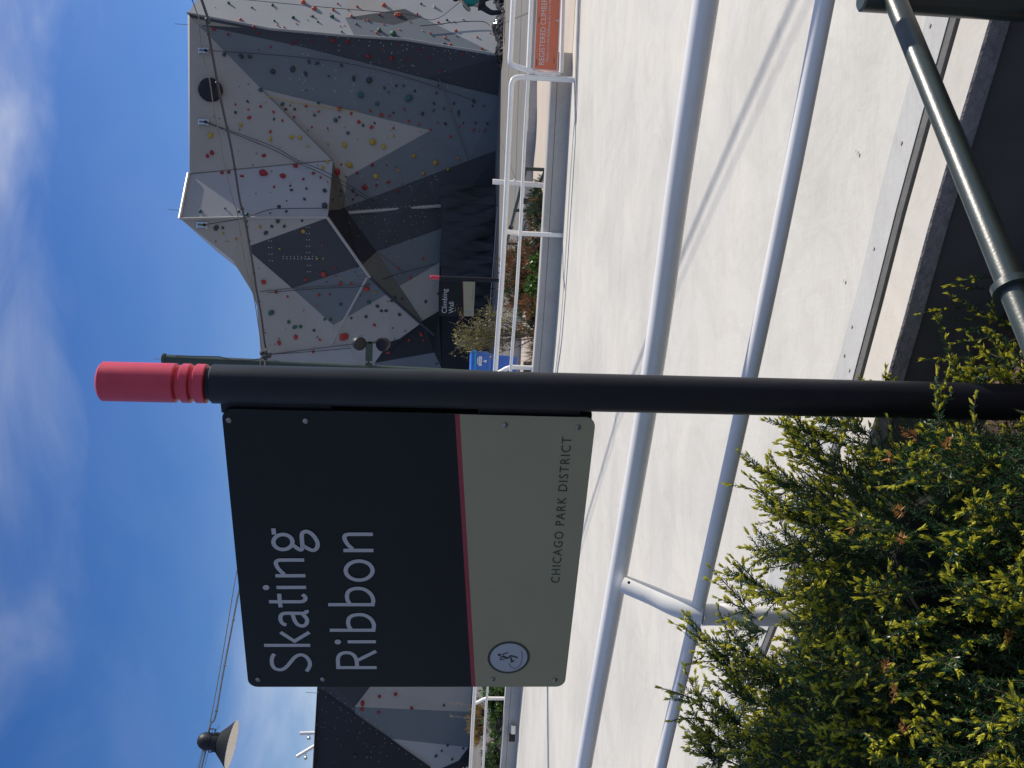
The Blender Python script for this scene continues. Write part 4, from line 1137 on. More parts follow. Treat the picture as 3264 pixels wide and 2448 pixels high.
for x0, y0, x1, y1 in ((598, 79, 558, 76), (577, 671, 537, 668)):
    MB().tube([ony(x0 + 2, y0, 32), ony(x1, y1, 32)], .009, 5).build('lightning_spike', M['cablegrey'], wall)

# black tarpaulin hung over the low middle panels: folds in real depth
tp = MB()
TA = [(1394, 600), (1396, 602), (1406, 659), (1409, 728), (1402, 810), (1406, 870), (1402, 940), (1400, 1005)]
na, nb_ = 60, 26
Tt = resample([ony(x, y, 33.0) for x, y in TA], na)
for i in range(na):
    for j in range(nb_):
        t = j / (nb_ - 1); p = Tt[i]
        fold = .10 * math.sin(i * .9 + t * 2.2) + .07 * math.sin(i * 2.1 - t * 4) + .16 * math.sin((i * .25) + t * 5)
        tp.v.append((p.x + .05 * math.sin(t * 9 + i), 32.45 - .35 * t - fold * (.35 + .65 * t), .2 + (p.z - .2) * (1 - t)))
for i in range(na - 1):
    for j in range(nb_ - 1): tp.f.append((i * nb_ + j, i * nb_ + j + 1, (i + 1) * nb_ + j + 1, (i + 1) * nb_ + j)); tp.m.append(0)
tarp = thing('tarpaulin', (Tt[30].x, 32.3, .17), 'black tarpaulin draped in folds over the foot of the climbing wall', 'tarpaulin')
tp.build('cloth', M['tarp'], tarp, smooth=True)
# pale rope line along the tarpaulin foot
lnp = [ony(x, y, 30.5) for x, y in ((1587, 655), (1580, 740), (1572, 850), (1566, 920), (1560, 1000), (1553, 1085))]
t = thing('rope_line', lnp[0], 'thin pale rope stretched low in front of the black tarpaulin', 'rope')
MB().tube(spline(lnp, 4), .014, 6).build('strand', M['rib'], t, smooth='auto')
for x, y in ((1587, 655), (1566, 920), (1553, 1085)):
    p = ony(x, y, 30.5); MB().tube([Vector((p.x, p.y, .15)), p + Vector((0, 0, .06))], .02, 8).build('stake', M['rubber'], t)

# crumpled plastic sheeting along the wall's foot at the right
shp = MB(); n1, n2 = 60, 9
a, b = ony(1598, 212, 31.0), ony(1600, -60, 31.6)
rr = random.Random(3)
for i in range(n1):
    for j in range(n2):
        t = i / (n1 - 1); u = j / (n2 - 1); p = a.lerp(b, t)
        h = (.26 + .10 * math.sin(t * 17)) * min(1, t * 4 + .12) * math.sin(math.pi * min(1, u * .62 + .02))
        shp.v.append((p.x + rr.uniform(-.05, .05), p.y - .5 + u * .9 + rr.uniform(-.07, .07), .17 + max(0, h + rr.uniform(-.05, .05))))
for i in range(n1 - 1):
    for j in range(n2 - 1): shp.f.append((i * n2 + j, i * n2 + j + 1, (i + 1) * n2 + j + 1, (i + 1) * n2 + j)); shp.m.append(0)
t = thing('plastic_sheeting', a, 'crumpled shiny black plastic sheeting lying along the foot of the climbing wall', 'sheeting')
shp.build('sheet', M['sheet'], t, smooth=True)

# ------------------------------------------------------------------ second wall block, seen left of the sign
W2 = {'a': (1011, 2189, 37), 'a0': (1005, 2120, 37), 'b': (1180, 2189, 37), 'c': (1131, 2253, 36.6), 'd': (1132, 2277, 36.6), 'e': (1374, 2448, 36.8), 'e2': (1520, 2560, 37),
      'f': (996, 2448, 36.2), 'f2': (990, 2600, 36.2), 'g': (1508, 2189, 37.4), 'g0': (1512, 2100, 37.4), 'b0': (1225, 2120, 37.2), 'h': (1498, 2269, 37.3), 'i': (1493, 2382, 37.2), 'j': (1247, 2355, 36.7), 'k': (1462, 2424, 37), 'l': (1400, 2452, 36.9)}
W2P = {k: ony(*v) for k, v in W2.items()}
wall2 = thing('climbing_wall', (W2P['h'].x, 37, .17), 'dark climbing wall block with pale lower facets, left of the big sign', 'climbing wall')
wm = MB(); bvV, bvF = [], []
for mname, names in (('w_dark', 'a0 a d c b b0'), ('w_black', 'a f f2 e2 e j d'), ('w_light', 'b c h g g0 b0'), ('w_slate', 'c d j i h'), ('w_cool', 'j e l k i')):
    pts = [W2P[k] for k in names.split()]; tris = [tuple(t) for t in tessellate_polygon([pts])]
    wm.add(pts, tris, order.index(mname)); b0 = len(bvV); bvV += pts; bvF += [tuple(i + b0 for i in t) for t in tris]
sil = [W2P[k] for k in 'a0 a f f2'.split()]
for p, q in zip(sil, sil[1:]): wm.add([p, q, q + BK, p + BK], [(0, 1, 2, 3)], order.index('w_side'))
foot = [W2P[k] for k in 'g0 g h i k l'.split()]
for p, q in zip(foot, foot[1:]): wm.add([p, q, Vector((q.x, q.y + .3, 0)), Vector((p.x, p.y + .3, 0))], [(0, 1, 2, 3)], order.index('w_black'))
wm.build('wall_panels', [M[k] for k in order], wall2)
bvh = BVHTree.FromPolygons([tuple(p) for p in bvV], bvF)
for tk in '745,330,R,1.1 888,312,R,1.3 593,393,R,1.8 592,440,R,1.2 738,468,R,1.1 1030,435,R,1.2 1313,408,d,.9 1243,855,d,1.1 1293,810,d,.8 1343,762,d,.9 1480,790,d,.9 1385,885,d,.9 530,855,d,1.6 640,860,d,1.4 700,770,d,1.2 815,850,d,1.1'.split():
    a = tk.split(','); loc, nn = hit(940 + float(a[0]) * .3617, 2100 + float(a[1]) * .3617)
    if loc is not None:
        r = .066 * float(a[3]); MB().blob(loc + nn * r * .3, r, int(float(a[0])), (1, .8, .8), nn, 2, .34).build('climbing_hold', M['h' + a[2]], wall2)
P_ = [hit(*p)[0] for p in ((1023, 2199), (1132, 2277), (1240, 2353), (1372, 2446))]
P_ = [p for p in P_ if p is not None]
if len(P_) > 1: rib(P_, .03, M['w_black'], 'panel_joint', wall2)
tn = MB()
for k in range(16):
    t = k / 15
    nut(1023 + 350 * t + 7, 2199 + 247 * t - 6, .014); nut(1023 + 350 * t - 8, 2199 + 247 * t + 7, .014)
for k in range(40): nut(random.uniform(1010, 1250), random.uniform(2260, 2448), .011)
o = tn.build('bolt_heads', M['steel'], wall2); o['kind'] = 'stuff'
MB().tube([ony(1013, 2209, 36.9), ony(974, 2207, 36.9)], .01, 5).build('lightning_spike', M['cablegrey'], wall2)
# twin white tube floodlights standing on its top edge
for (x0, y0, x1, y1, bx_, by_), lb in (((955, 2338, 1010, 2336, 985, 2353), 'upright white tubular floodlight with a small globe on the dark wall block'), ((946, 2412, 1006, 2376, 975, 2416), 'tilted white tubular floodlight with a small globe on the dark wall block')):
    p, q = ony(x0, y0, 36.9), ony(x1, y1, 36.9)
    t = thing('floodlight', q, lb, 'floodlight', 'white floodlights on the dark wall block')
    MB().lathe([(0, .05), (.01, .075), ((q - p).length, .075)], p, (q - p), 18).build('tube', M['white'], t, smooth='auto')
    MB().blob(ony(bx_, by_, 36.8), .085, 3, sub=2, amp=.02).build('globe', M['steel'], t, smooth='auto')
    MB().tube([ony(bx_, by_, 36.8), p.lerp(q, .5)], .02, 8).build('arm', M['white'], t)

# ------------------------------------------------------------------ blue recycling cart
BY_ = 18.9
cx = ony(1600, 1168, BY_).x
bz0, bz1 = .17, ony(1497, 1160, BY_).z
binx = thing('recycling_bin', (cx, BY_, .17), 'blue wheeled recycling bin with white label standing behind the far railing', 'bin')
def frus(mb, x, y, z0, z1, w0, d0, w1, d1, mi=0):
    a = [(x - w0, y - d0, z0), (x + w0, y - d0, z0), (x + w0, y + d0, z0), (x - w0, y + d0, z0), (x - w1, y - d1, z1), (x + w1, y - d1, z1), (x + w1, y + d1, z1), (x - w1, y + d1, z1)]
    mb.add(a, [(3, 2, 1, 0), (4, 5, 6, 7), (0, 1, 5, 4), (1, 2, 6, 5), (2, 3, 7, 6), (3, 0, 4, 7)], mi)
hb = bz1 - bz0
mb = MB(); frus(mb, cx, BY_, bz0 + .04, bz0 + hb * .56, .21, .24, .245, .28); frus(mb, cx, BY_, bz0 + hb * .56, bz0 + hb * .64, .245, .28, .29, .33); frus(mb, cx, BY_, bz0 + hb * .64, bz0 + hb * .88, .29, .33, .30, .34)
mb.build('body', M['bluebin'], binx, bevel=.012)
mb = MB(); frus(mb, cx, BY_, bz0 + hb * .88, bz0 + hb * .915, .318, .36, .318, .36); mb.build('rim', M['teal'], binx, bevel=.01)
mb = MB(); frus(mb, cx, BY_, bz0 + hb * .915, bz0 + hb * .98, .325, .365, .30, .34); frus(mb, cx, BY_, bz0 + hb * .98, bz0 + hb, .30, .34, .22, .25); mb.build('lid', M['bluebin'], binx, bevel=.012)
for k in (-1, 1): MB().lathe([(-.03, .10), (.03, .10)], (cx + .2 * k, BY_ + .24, bz0 + .10), (1, 0, 0), 20).build('wheel', M['rubber'], binx)
MB().tube([(cx - .28, BY_ + .40, bz0 + hb * .92), (cx + .28, BY_ + .40, bz0 + hb * .92)], .018, 10).build('handle', M['bluebin'], binx)
lx, lz = ony(1529, 1152, BY_).x, ony(1529, 1152, BY_).z
lb = MB().box((lx, BY_ - .346, lz), (.20, .004, .07))
lb.box((lx, BY_ - .346, lz - .11), (.05, .004, .05)); lb.box((lx, BY_ - .346, lz - .075), (.02, .004, .03)); lb.box((lx, BY_ - .346, lz + .055), (.14, .004, .02))
lb.build('label', M['label'], binx)
gb = onz(1676, 1172, .17); gb.y = 17.2
t = thing('utility_box', (gb.x, 17.2, -.02), 'low dark green box beside the foot of the recycling bin', 'box')
c = ony(1672, 1170, 17.2)
MB().box((c.x, 17.2, c.z - .06), (.22, .2, .16)).build('case', M['polegreen'], t, bevel=.012)

# ------------------------------------------------------------------ belayer at the wall's foot
def skin(name, joints, edges, m, parent, sub=2):
    me = bpy.data.meshes.new(name)
    o0 = ORG[parent.name]
    me.from_pydata([Vector(j[0]) - o0 for j in joints], edges, [])
    o = bpy.data.objects.new(name, me); col.objects.link(o)
    bm = bmesh.new(); bm.from_mesh(me); lay = bm.verts.layers.skin.verify(); bm.verts.ensure_lookup_table()
    for i, j in enumerate(joints):
        r = j[1]; bm.verts[i][lay].radius = (r, r) if not isinstance(r, tuple) else r
        bm.verts[i][lay].use_root = (i == 0)
    bm.to_mesh(me); bm.free()
    s = o.modifiers.new('skin', 'SKIN'); s.use_smooth_shade = True
    d = o.modifiers.new('smooth', 'SUBSURF'); d.levels = sub; d.render_levels = sub
    me.materials.append(m); o.parent = parent; ORG[o.name] = o0
    return o
HYp = 30.3
pX = ony(1550, 12, HYp).x
per = thing('person', (pX, HYp, .17), 'person in a teal top and black trousers standing at the foot of the climbing wall', 'person')
def B(x, z, y=0.0): return Vector((pX + x, HYp + y, .17 + z))
J = [(B(0.02, .86), (.15, .11)), (B(.03, 1.05), (.14, .10)), (B(.06, 1.28, -.02), (.17, .11)), (B(.08, 1.42, -.03), (.08, .07)), (B(.09, 1.50, -.04), .055), (B(.10, 1.58, -.05), (.075, .085)), (B(.10, 1.69, -.05), (.07, .085)),
     (B(-.12, 1.37, -.02), .055), (B(-.30, 1.18, -.05), .045), (B(-.16, 1.40, -.25), .035), (B(-.10, 1.48, -.30), (.03, .04)),
     (B(.26, 1.36, 0), .055), (B(.40, 1.12, -.04), .045), (B(.26, 1.02, -.24), .033), (B(.20, 1.04, -.30), (.03, .04)),
     (B(-.10, .80), .095), (B(-.34, .46, -.08), .065), (B(-.24, .09, .02), .045), (B(-.27, .035, -.16), (.04, .03)),
     (B(.14, .80), .095), (B(.24, .45, -.04), .065), (B(.22, .09, .02), .045), (B(.25, .035, -.16), (.04, .03))]
E_ = [(0, 1), (1, 2), (2, 3), (3, 4), (4, 5), (5, 6), (2, 7), (7, 8), (8, 9), (9, 10), (2, 11), (11, 12), (12, 13), (13, 14), (0, 15), (15, 16), (16, 17), (17, 18), (0, 19), (19, 20), (20, 21), (21, 22)]
skin('body', J, E_, M['skin'], per)
g = lambda r, d: tuple(v + d for v in r) if isinstance(r, tuple) else r + d
T = [0, 1, 2, 3, 7, 8, 11, 12]
Ts = [(J[i][0], g(J[i][1], .03)) for i in T]; Ts[3] = (J[2][0].lerp(J[3][0], .8), (.10, .09))
skin('shirt', Ts, [(0, 1), (1, 2), (2, 3), (2, 4), (4, 5), (2, 6), (6, 7)], M['shirt'], per)
T = [0, 15, 16, 17, 19, 20, 21]
skin('trousers', [(J[i][0], g(J[i][1], .032)) for i in T], [(0, 1), (1, 2), (2, 3), (0, 4), (4, 5), (5, 6)], M['trouser'], per)
for i, k in ((17, 18), (21, 22)):
    skin('shoe', [(J[i][0] + Vector((0, .03, -.05)), .05), (J[i][0].lerp(J[k][0], .5) + Vector((0, 0, -.03)), (.05, .045)), (J[k][0] + Vector((0, -.03, 0)), (.048, .036))], [(0, 1), (1, 2)], M['shoe'], per)
MB().blob(J[6][0] + Vector((0, .015, .0)), .105, 2, (1, 1.1, 1.15), sub=2, amp=.08).build('hair', M['hair'], per, smooth=True)
for hx in (10, 14):                                   # fingers and thumb closing on the rope
    fm = MB(); h = J[hx][0]
    for q_ in range(4):
        z = (q_ - 1.5) * .018
        fm.tube([h + Vector((.01, -.01, z)), h + Vector((.035, -.05 + abs(q_ - 1.3) * .005, z)), h + Vector((.015, -.085 + abs(q_ - 1.3) * .008, z)), h + Vector((-.012, -.07, z))], [.0095, .009, .008, .006], 7)
    fm.tube([h + Vector((-.02, -.01, .02)), h + Vector((-.035, -.04, .03)), h + Vector((-.02, -.065, .03))], [.011, .010, .007], 7)
    fm.build('fingers', M['skin'], per, smooth=True)
t = thing('climbing_rope', (J[10][0].x, J[10][0].y, .17), 'dark climbing rope running up the wall from the hands of the person in teal', 'rope')
pr = [J[14][0] + Vector((0, -.06, 0)), J[10][0] + Vector((-.0, -.06, 0)), ony(1385, 62, 30.9), ony(1290, 45, 31.1), ony(1000, 20, 31.4), ony(640, -15, 32.6)]
MB().tube(spline(pr, 6), .012, 7).build('strand', M['cable'], t, smooth='auto')

# ------------------------------------------------------------------ foliage builders
class Leaves:
    """blades as quads, gathered with numpy"""
    def __init__(s): s.V, s.n, s.M = [], 0, []
    def kites(s, base, direc, side, L, W, mi, curl=0.0):
        """base, direc, side: (n,3); L, W: (n,)"""
        n = len(base); L = np.broadcast_to(L, (n,))[:, None]; W = np.broadcast_to(W, (n,))[:, None]
        nn = np.cross(direc, side)
        q = np.stack([base, base + direc * L * .45 + side * W * .5 + nn * L * curl, base + direc * L, base + direc * L * .45 - side * W * .5 + nn * L * curl], 1)
        s.V.append(q.reshape(-1, 3)); s.M.append(np.full(n, mi, np.int32)); s.n += n
    def build(s, name, mats, parent):
        V = np.concatenate(s.V); mi = np.concatenate(s.M); n = len(mi)
        o0 = ORG[parent.name]; V = V - np.array(o0)
        me = bpy.data.meshes.new(name)
        me.vertices.add(n * 4); me.vertices.foreach_set('co', V.astype(np.float32).ravel())
        me.loops.add(n * 4); me.loops.foreach_set('vertex_index', np.arange(n * 4, dtype=np.int32))
        me.polygons.add(n); me.polygons.foreach_set('loop_start', np.arange(0, n * 4, 4, dtype=np.int32))
        for m in mats: me.materials.append(m)
        me.polygons.foreach_set('material_index', mi)
        me.update(calc_edges=True); me.validate()
        o = bpy.data.objects.new(name, me); col.objects.link(o); o.parent = parent; ORG[o.name] = o0
        return o
def unit(v): return v / np.maximum(1e-9, np.linalg.norm(v, axis=-1, keepdims=True))
def frames(d):
    a = np.where(np.abs(d[:, 2:3]) < .9, np.array([[0, 0, 1.]]), np.array([[1., 0, 0]]))
    s = unit(np.cross(d, a)); return s, np.cross(s, d)

def spray(lv, tw, p, d, L, side=None, dense=1.0, tips=.5, dead=False, droop=0.0, bare=False):
    """one yew shoot: curved twig, needles to both sides, pale new growth"""
    d = np.array(d, float); d /= np.linalg.norm(d)
    if side is None: side = rng.normal(size=3)
    side = np.array(side, float); side -= d * (side @ d); side /= np.linalg.norm(side)
    up_ = np.cross(side, d)
    bend = rng.normal(0, .16) ; bend2 = rng.normal(.10, .12) - droop
    n = max(6, int(L / .0047 * dense))
    t = (np.arange(n) + .5) / n
    cur = lambda t: p + d * (L * t)[:, None] + side * (bend * L * t ** 2)[:, None] + up_ * (bend2 * L * t ** 2)[:, None]
    tan = lambda t: unit(d + side * (2 * bend * t)[:, None] + up_ * (2 * bend2 * t)[:, None])
    C, Tn = cur(t), tan(t)
    for sg in (1, -1):
        k = len(t)
        ang = rng.normal(0, .55, k)
        lat = unit(side * sg * np.cos(ang)[:, None] + up_ * np.sin(ang)[:, None])
        dr = unit(lat * rng.uniform(.75, 1.05, k)[:, None] + Tn * rng.uniform(.45, .95, k)[:, None] + up_ * rng.normal(.12, .18, k)[:, None])
        nl = rng.uniform(.016, .027, k) * np.clip(1.25 - t * .75, .5, 1.0) * np.clip(.6 + t * 3, 0, 1)
        sd = unit(np.cross(dr, up_ + rng.normal(0, .5, (k, 3))))
        keep = rng.random(k) < (.92 if not bare else .35)
        lv.kites(C[keep], dr[keep], sd[keep], nl[keep], rng.uniform(.0029, .0040, k)[keep] * (1.5 if dead else 1), 2 if dead else 0, rng.uniform(-.05, .05))
    tt = [0, .35, .7, 1.0]; pts = cur(np.array(tt)); tw.append((pts, .0022))
    if not dead:
        nt = rng.poisson(tips * L / .036)
        ts = np.concatenate([rng.uniform(.25, .98, nt), [1.0]]) if rng.random() < min(1, .35 + tips) else rng.uniform(.25, .98, nt)
        for q in ts:
            q_ = np.array([q]); c = cur(q_)[0]; tg = tan(q_)[0]
            lat = side * rng.choice([-1, 1]) + up_ * rng.normal(.3, .6)
            bd_ = unit((tg * 1.0 + lat * (.7 if q < .99 else .1))[None])[0]
            bl = rng.uniform(.015, .029) * (1.25 if q >= .99 else 1); m = 13
            s_, u_2 = frames(np.repeat(bd_[None], m, 0))
            az = rng.uniform(0, 6.28, m); spr = rng.uniform(.08, .34, m)
            rd_ = s_ * np.cos(az)[:, None] + u_2 * np.sin(az)[:, None]
            dr = unit(bd_ + rd_ * spr[:, None])
            bs = c + bd_ * (rng.uniform(0, .45, m) * bl)[:, None] + rd_ * .0015
            lv.kites(bs, dr, unit(np.cross(dr, rd_)), bl * rng.uniform(.45, .8, m), rng.uniform(.0050, .0072, m), 1, .08)

def twig_mesh(tw, name, m, parent):
    mb = MB()
    for pts, r in tw: mb.tube([Vector(p) for p in pts], [r, r * .9, r * .7, r * .4], 5, cap=False)
    return mb.build(name, m, parent, smooth='auto')

ELL = [((-1.02, 2.52, .0), (.62, .55, .68)), ((-.50, 2.44, .0), (.50, .52, .57)), ((-1.55, 2.45, .02), (.60, .60, .68)), ((-.27, 2.18, -.12), (.22, .42, .40)), ((-.13, 2.25, -.14), (.13, .42, .40)), ((-.85, 2.05, -.05), (.60, .45, .46)), ((-1.4, 2.0, 0), (.5, .5, .5))]
EC = np.array([e[0] for e in ELL]); ER = np.array([e[1] for e in ELL])
def inside(p, k=1.0):
    q = (p[:, None, :] - EC[None]) / (ER[None] * k); return (np.sum(q * q, -1)).min(1)
yew = thing('yew_shrub', (-.9, 2.4, -.3), 'big dark green yew shrub with yellow new shoots under the big sign', 'shrub')
lv, tw = Leaves(), []
def surf(n, k):
    """random points on the union of ellipsoids scaled by k, with normals"""
    e = rng.choice(len(ELL), n, p=(ER.prod(1) ** .66) / (ER.prod(1) ** .66).sum())
    d = unit(rng.normal(size=(n, 3))); p = EC[e] + d * ER[e] * k; nn = unit(d / ER[e])
    ok = (inside(p, k * .985) >= 1) & (p[:, 2] > -.25) & (p[:, 1] > 1.35)
    return p[ok], nn[ok]
def clear_of_post(p, margin=58):
    v = p - np.array(CAM); d = v @ np.array(cF)
    x = 1632 - FPX * (v @ np.array(cU)) / d; y = 1224 - FPX * (v @ np.array(cR)) / d
    return (y > 1215 + .023 * (x - 307) + margin) | (p[:, 1] > 2.72)
for k, n, Lr, tips in ((.60, 3500, (.10, .17), .05), (.74, 5000, (.10, .18), .12)):
    p, nn = surf(n, k)
    lump = np.sin(p[:, 0] * 9 + 1) * np.sin(p[:, 1] * 8 + 2) * np.sin(p[:, 2] * 9)      # hollows and tufts
    for i in range(len(p)):
        if lump[i] < -.30 and k > .9: continue
        d = nn[i] * .75 + np.array([.16, .08, .75]) + rng.normal(0, .34, 3)
        L = rng.uniform(*Lr)
        end = p[i] + d / np.linalg.norm(d) * L
        if not clear_of_post(np.array([end, p[i]])).all(): continue
        spray(lv, tw, p[i], d, L, tips=tips * (1.0 if p[i][2] > .1 else .8))
def frond(p, d, L, tips):
    """a branch end: one leader with side shoots lying in a plane"""
    d = d / np.linalg.norm(d); sd = rng.normal(size=3); sd[2] *= .35; sd -= d * (sd @ d); sd /= np.linalg.norm(sd)
    spray(lv, tw, p, d, L, side=sd, tips=tips)
    n = int(L / .026); up_ = np.cross(sd, d)
    for q in range(n):
        t = .12 + .78 * (q + rng.random() * .6) / n; sg = 1 if q % 2 else -1
        dd = d * rng.uniform(.75, 1.1) + sd * sg * rng.uniform(.6, .95) + up_ * rng.normal(.08, .2)
        spray(lv, tw, p + d * L * t, dd, L * rng.uniform(.30, .52) * (1.15 - .65 * t), side=sd * sg, tips=tips)
p, nn = surf(4200, .80)
lump = np.sin(p[:, 0] * 8 + 1) * np.sin(p[:, 1] * 7 + 2) * np.sin(p[:, 2] * 8 + .5)
keep_ = 0
for i in range(len(p)):
    if lump[i] < -.34 or rng.random() > .40: continue
    d = nn[i] * .85 + np.array([.12, .0, .75]) + rng.normal(0, .30, 3); d /= np.linalg.norm(d)
    L = rng.uniform(.13, .27)
    if not clear_of_post(np.array([p[i] + d * L, p[i]]), 62).all(): continue
    frond(p[i], d, L, rng.choice([.4, .75, 1.15])); keep_ += 1
print('fronds', keep_, lv.n)
# long leaders breaking the outline, as in the picture (root pixel, tip pixel, depth)
LEAD = [((2620, 1420), (2470, 1312), 2.62), ((2560, 1470), (2508, 1330), 2.66), ((2520, 1560), (2380, 1480), 2.66), ((2610, 1560), (2450, 1530), 2.6), ((2480, 1640), (2410, 1510), 2.7), ((2600, 1680), (2470, 1620), 2.6),
        ((2430, 1870), (2310, 1822), 2.7), ((2560, 1740), (2430, 1760), 2.6), ((2400, 1960), (2300, 1830), 2.72), ((2330, 2110), (2170, 1968), 2.72), ((2390, 2090), (2240, 2030), 2.66), ((2360, 2170), (2190, 2010), 2.7),
        ((2300, 2330), (2158, 2168), 2.72), ((2360, 2310), (2200, 2180), 2.66), ((2380, 2400), (2225, 2330), 2.7), ((2440, 2010), (2350, 2000), 2.6), ((2500, 1900), (2400, 1880), 2.6), ((2330, 2430), (2250, 2400), 2.72),
        ((2720, 1360), (2640, 1345), 2.8), ((2760, 1385), (2690, 1352), 2.75), ((2420, 2250), (2300, 2180), 2.55), ((2280, 2440), (2215, 2300), 2.75), ((2660, 1500), (2540, 1400), 2.55), ((2700, 1420), (2600, 1375), 2.6)]
for (x0, y0), (x1, y1), Y in LEAD:
    a, b = np.array(ony(x0, y0, Y - .05)), np.array(ony(x1, y1, Y))
    spray(lv, tw, a, b - a, np.linalg.norm(b - a), dense=1.2, tips=1.35, droop=.06)
    for q in range(8):
        c = a + (b - a) * rng.uniform(-.15, .62); spray(lv, tw, c, (b - a) / np.linalg.norm(b - a) + rng.normal(0, .42, 3), rng.uniform(.06, .13), tips=1.0)
for (x, y, dx, dy) in ((2925, 1400, -30, -25), (2840, 1460, -20, -5), (2880, 1640, -45, -45), (2880, 1720, -15, -15), (2725, 1678, -25, 0), (2830, 2120, -30, -10), (2860, 2190, -25, 15), (2890, 2330, -15, -15), (3230, 2010, -30, 20), (3020, 1425, -10, -20), (2700, 1930, -25, 10)):
    a = np.array(ony(x, y, 1.98 if x > 2800 else 2.3)); b = np.array(ony(x + dx * 1.6, y + dy * 1.6, 1.93 if x > 2800 else 2.25))
    spray(lv, tw, a, b - a + np.array([0, -.02, 0]), rng.uniform(.045, .075), side=np.cross(b - a, [0, 1, .4]), dead=True)
lv.build('foliage', [M['yew'], M['yewtip'], M['yewdead']], yew)
twig_mesh(tw, 'twigs', M['twig'], yew)
cm = MB()  # added dark blobs that block the view through the shrub
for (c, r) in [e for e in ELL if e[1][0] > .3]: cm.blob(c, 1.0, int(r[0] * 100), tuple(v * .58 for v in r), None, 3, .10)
cm.build('dark_filler', M['core'], yew, smooth=True)

# the young growth at the signpost's foot
yew2 = thing('yew_shrub', (.12, 2.7, -.3), 'small sparse yew growth with yellow shoots right of the signpost foot', 'shrub')
lv, tw = Leaves(), []
SH = [((3120, 1300), (2930, 1035), 2.62), ((3010, 1300), (2985, 1225), 2.40), ((3150, 1250), (3050, 1140), 2.6), ((3140, 1230), (3075, 1155), 2.66), ((3220, 1230), (3120, 1075), 2.56), ((3230, 1180), (3165, 1060), 2.62), ((3264, 1150), (3200, 1055), 2.55),
      ((3260, 1230), (3150, 1190), 2.52), ((3280, 1260), (3230, 1165), 2.5), ((3290, 1210), (3245, 1180), 2.5), ((3240, 1240), (3170, 1210), 2.5), ((3200, 1260), (3110, 1205), 2.56), ((2870, 1290), (2835, 1195), 2.75), ((2840, 1300), (2800, 1190), 2.75), ((2800, 1280), (2700, 1185), 2.85), ((2760, 1290), (2690, 1190), 2.85),
      ((3230, 1030), (3130, 975), 2.9), ((3250, 1050), (3160, 1010), 2.85)]
for (x0, y0), (x1, y1), Y in SH:
    a, b = np.array(ony(x0, y0, Y + .04)), np.array(ony(x1, y1, Y))
    spray(lv, tw, a, b - a, np.linalg.norm(b - a), dense=1.0, tips=1.5)
    for q in range(2):
        c = a + (b - a) * rng.uniform(.1, .5); spray(lv, tw, c, (b - a) / np.linalg.norm(b - a) + rng.normal(0, .5, 3), rng.uniform(.04, .08), tips=1.2)
# one shoot climbs in front of the post, one bare tip beside it
for (x0, y0), (x1, y1), Y in (((3000, 1352), (2960, 1212), 2.36), ((3110, 1360), (3088, 1275), 2.34)):
    a, b = np.array(ony(x0, y0, Y)), np.array(ony(x1, y1, Y))
    spray(lv, tw, a, b - a, np.linalg.norm(b - a), dense=1.0, tips=1.3, bare=(x0 > 3050))
for k in range(26):
    a = np.array([rng.uniform(-.08, .42), rng.uniform(2.6, 2.95), rng.uniform(-.28, -.18)])
    spray(lv, tw, a, [rng.normal(0, .4), rng.normal(-.1, .4), 1], rng.uniform(.08, .16), tips=1.0)
lv.build('foliage', [M['yew'], M['yewtip'], M['yewdead']], yew2)
twig_mesh(tw, 'twigs', M['twig'], yew2)

# ------------------------------------------------------------------ bushes beyond the far wall
def bush(name, label, c, r, n, mats, weights, L=(.05, .12), W=.25, updir=.6, core=True, stems=0, stemmat='twig', group=None, z0=None, clump=9):
    c = np.array(c); r = np.array(r)
    t = thing(name, (c[0], c[1], z0 if z0 is not None else c[2] - r[2]), label, 'shrub', group)
    lv = Leaves(); nc = max(8, n // clump)
    d = unit(rng.normal(size=(nc, 3))); rad = rng.uniform(.45, 1.0, nc) ** .5
    lump = 1 + .22 * np.sin(d[:, 0] * 5 + c[0]) * np.sin(d[:, 2] * 6 + 1) + .12 * rng.normal(size=nc)
    P = c + d * r * (rad * lump)[:, None]
    for m, w in zip(range(len(mats)), weights):
        pass
    mi = rng.choice(len(mats), nc, p=np.array(weights) / sum(weights))
    for i in range(nc):
        k = clump; b = P[i] + rng.normal(0, r.min() * .10, (k, 3))
        dr = unit(d[i] * .7 + np.array([0, 0, updir]) + rng.normal(0, .5, (k, 3)))
        s_, _ = frames(dr); q = rng.uniform(0, 6.28, k); sd = unit(s_ * np.cos(q)[:, None] + np.cross(dr, s_) * np.sin(q)[:, None])
        ln = rng.uniform(*L, k); lv.kites(b, dr, sd, ln, ln * W, int(mi[i]), .05)
    lv.build('foliage', [M[m] for m in mats], t)
    if core:  # added solid filler against see-through, its colour dark like inner shade
        MB().blob(c - np.array([0, 0, r[2] * .1]), 1.0, n, tuple(r * .74), None, 3, .16).build('dark_filler', M['core'], t, smooth=True)
    if stems:
        mb = MB(); base = Vector((c[0], c[1], z0 if z0 is not None else c[2] - r[2]))
        for k in range(stems):
            a = rng.uniform(0, 6.28); e = Vector((c[0] + math.cos(a) * r[0] * rng.uniform(.3, 1.05), c[1] + math.sin(a) * r[1] * .9, c[2] + r[2] * rng.uniform(.1, 1.05)))
            m1 = base.lerp(e, .45) + Vector((rng.normal(0, .08), rng.normal(0, .08), .06))
            S = spline([base + Vector((rng.normal(0, .06), rng.normal(0, .06), 0)), m1, e], 5)
            mb.tube(S, [.014 * (1 - .8 * i / (len(S) - 1)) for i in range(len(S))], 5, cap=False)
            for q in range(2):
                s0 = S[int(rng.integers(4, len(S) - 2))]; mb.tube([s0, s0 + Vector((rng.normal(0, .14), rng.normal(0, .1), rng.uniform(.05, .25)))], [.006, .002], 4, cap=False)
        mb.build('stems', M[stemmat], t, smooth='auto')
    return t
